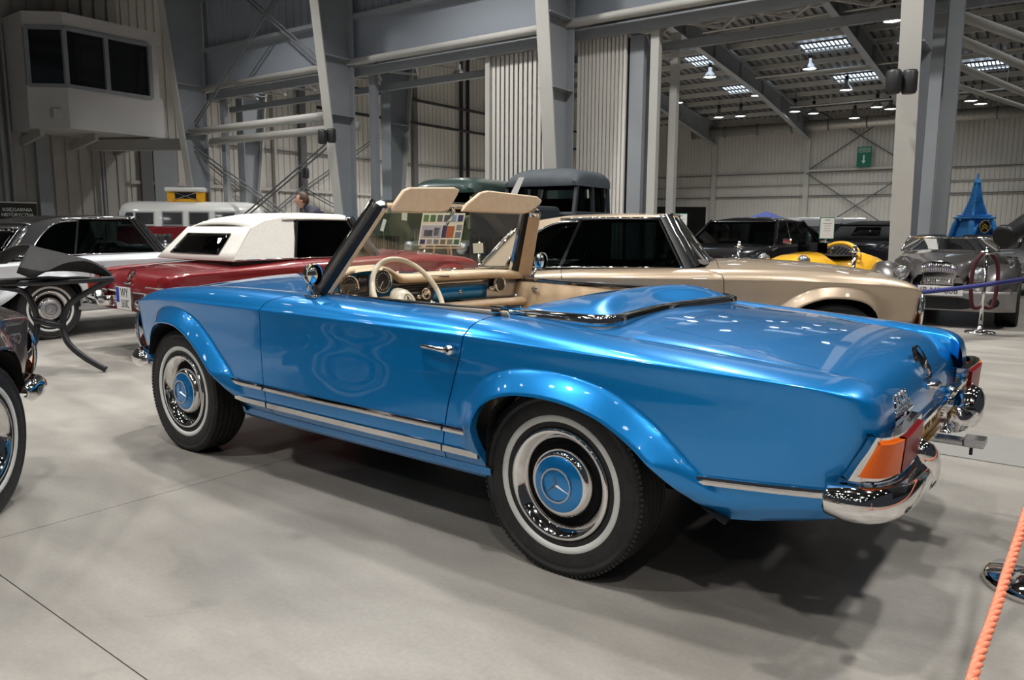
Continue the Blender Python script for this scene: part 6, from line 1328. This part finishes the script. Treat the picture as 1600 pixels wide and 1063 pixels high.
for i, ph in enumerate(np.linspace(0, PI, 17)):
    r = []
    for th_ in np.linspace(0, 2*PI, 29)[:-1]:
        cx, cy, cz = math.sin(ph)*math.cos(th_), math.sin(ph)*math.sin(th_), math.cos(ph)
        fx = .098*(1.0+.10*(cz < 0)*0); p = np.array((cx*.098, cy*.078, cz*.122))
        if cz < -.1: p[0] *= 1-.10*abs(cz); p[1] *= 1-.28*abs(cz)
        if cx > .3: p[0] += .004
        nose = math.exp(-((cy/.16)**2))*math.exp(-(((cz+.15)/.17)**2))*(cx > 0); p[0] += .028*nose
        brow = math.exp(-((cz-.15)/.10)**2)*(cx > .5)*.005; p[0] += brow
        eye = math.exp(-(((abs(cy)-.35)/.14)**2))*math.exp(-(((cz-.03)/.09)**2))*(cx > .4); p[0] -= .008*eye
        chin = math.exp(-((cy/.35)**2))*math.exp(-(((cz+.85)/.15)**2))*(cx > 0); p[0] += .012*chin
        t_ = -.12; p = np.array((p[0]*math.cos(t_)-p[2]*math.sin(t_)*-1*0+p[0]*0, p[1], p[2])); r.append(hc+p)
    G.append(r)
hd_ = gridmesh('head', np.array(G), M['skin'], man, closed=True)
G = []
for ph in np.linspace(.02, 2.0, 12):
    r = []
    for th_ in np.linspace(0, 2*PI, 29)[:-1]:
        cx, cy, cz = math.sin(ph)*math.cos(th_), math.sin(ph)*math.sin(th_), math.cos(ph)
        lim = 1.0 if cx < -.1 else .0
        k = 1.09; 
        if cx > .25 and cz < .62: k = .90
        if abs(cx) <= .45 and cz < -.05 and cx > -.3: k = .9
        r.append(hc+np.array((cx*.100*k-.004, cy*.080*k, cz*.124*k+.004)))
    G.append(r)
gridmesh('hair', np.array(G), M['hair'], hd_, closed=True)
for s in (1, -1):
    MB().lathe([(.0001, .012), (.014, .008), (.020, 0)], tuple(hc+np.array((-.005, s*.072, -.01))), 'y', 12).make('ear', M['skin'], hd_, True)
    MB().lathe([(.0001, .006), (.009, .002), (.011, 0)], tuple(hc+np.array((.088, s*.030, .008))), 'x', 10).make('eye', M['ink'], hd_, True)
MB().beam(hc+np.array((.094, -.022, -.058)), hc+np.array((.094, .022, -.058)), .006, .008).make('mouth', mat('lips', (.35, .12, .10), .5), hd_)
for s, b0 in ((1, (.32, .20, 1.00)), (-1, (.34, -.16, 1.02))):
    b0 = np.array(b0); dirv = np.array((.75, -.1*s, -.4)); dirv /= np.linalg.norm(dirv); side_ = np.array((0, 1., 0))
    skinfig('hand', [(*b0, .026), (*(b0+dirv*.05), .034, .016), (*(b0+dirv*.09), .034, .014)] + [tuple(b0+dirv*(.09)+side_*(k-1.5)*.019)+(.009,) for k in range(4)] + [tuple(b0+dirv*(.125)+side_*(k-1.5)*.021)+(.0085,) for k in range(4)] + [tuple(b0+dirv*(.150+.006*(k in (1, 2)))+side_*(k-1.5)*.021-np.array((0, 0, .014)))+(.007,) for k in range(4)] + [(*(b0+dirv*.05+side_*s*-.035), .010), (*(b0+dirv*.085+side_*s*-.055-np.array((0, 0, .012))), .008)],
            [(0, 1), (1, 2)] + [(2, 3+k) for k in range(4)] + [(3+k, 7+k) for k in range(4)] + [(7+k, 11+k) for k in range(4)] + [(1, 15), (15, 16)], M['skin'], man, 1)
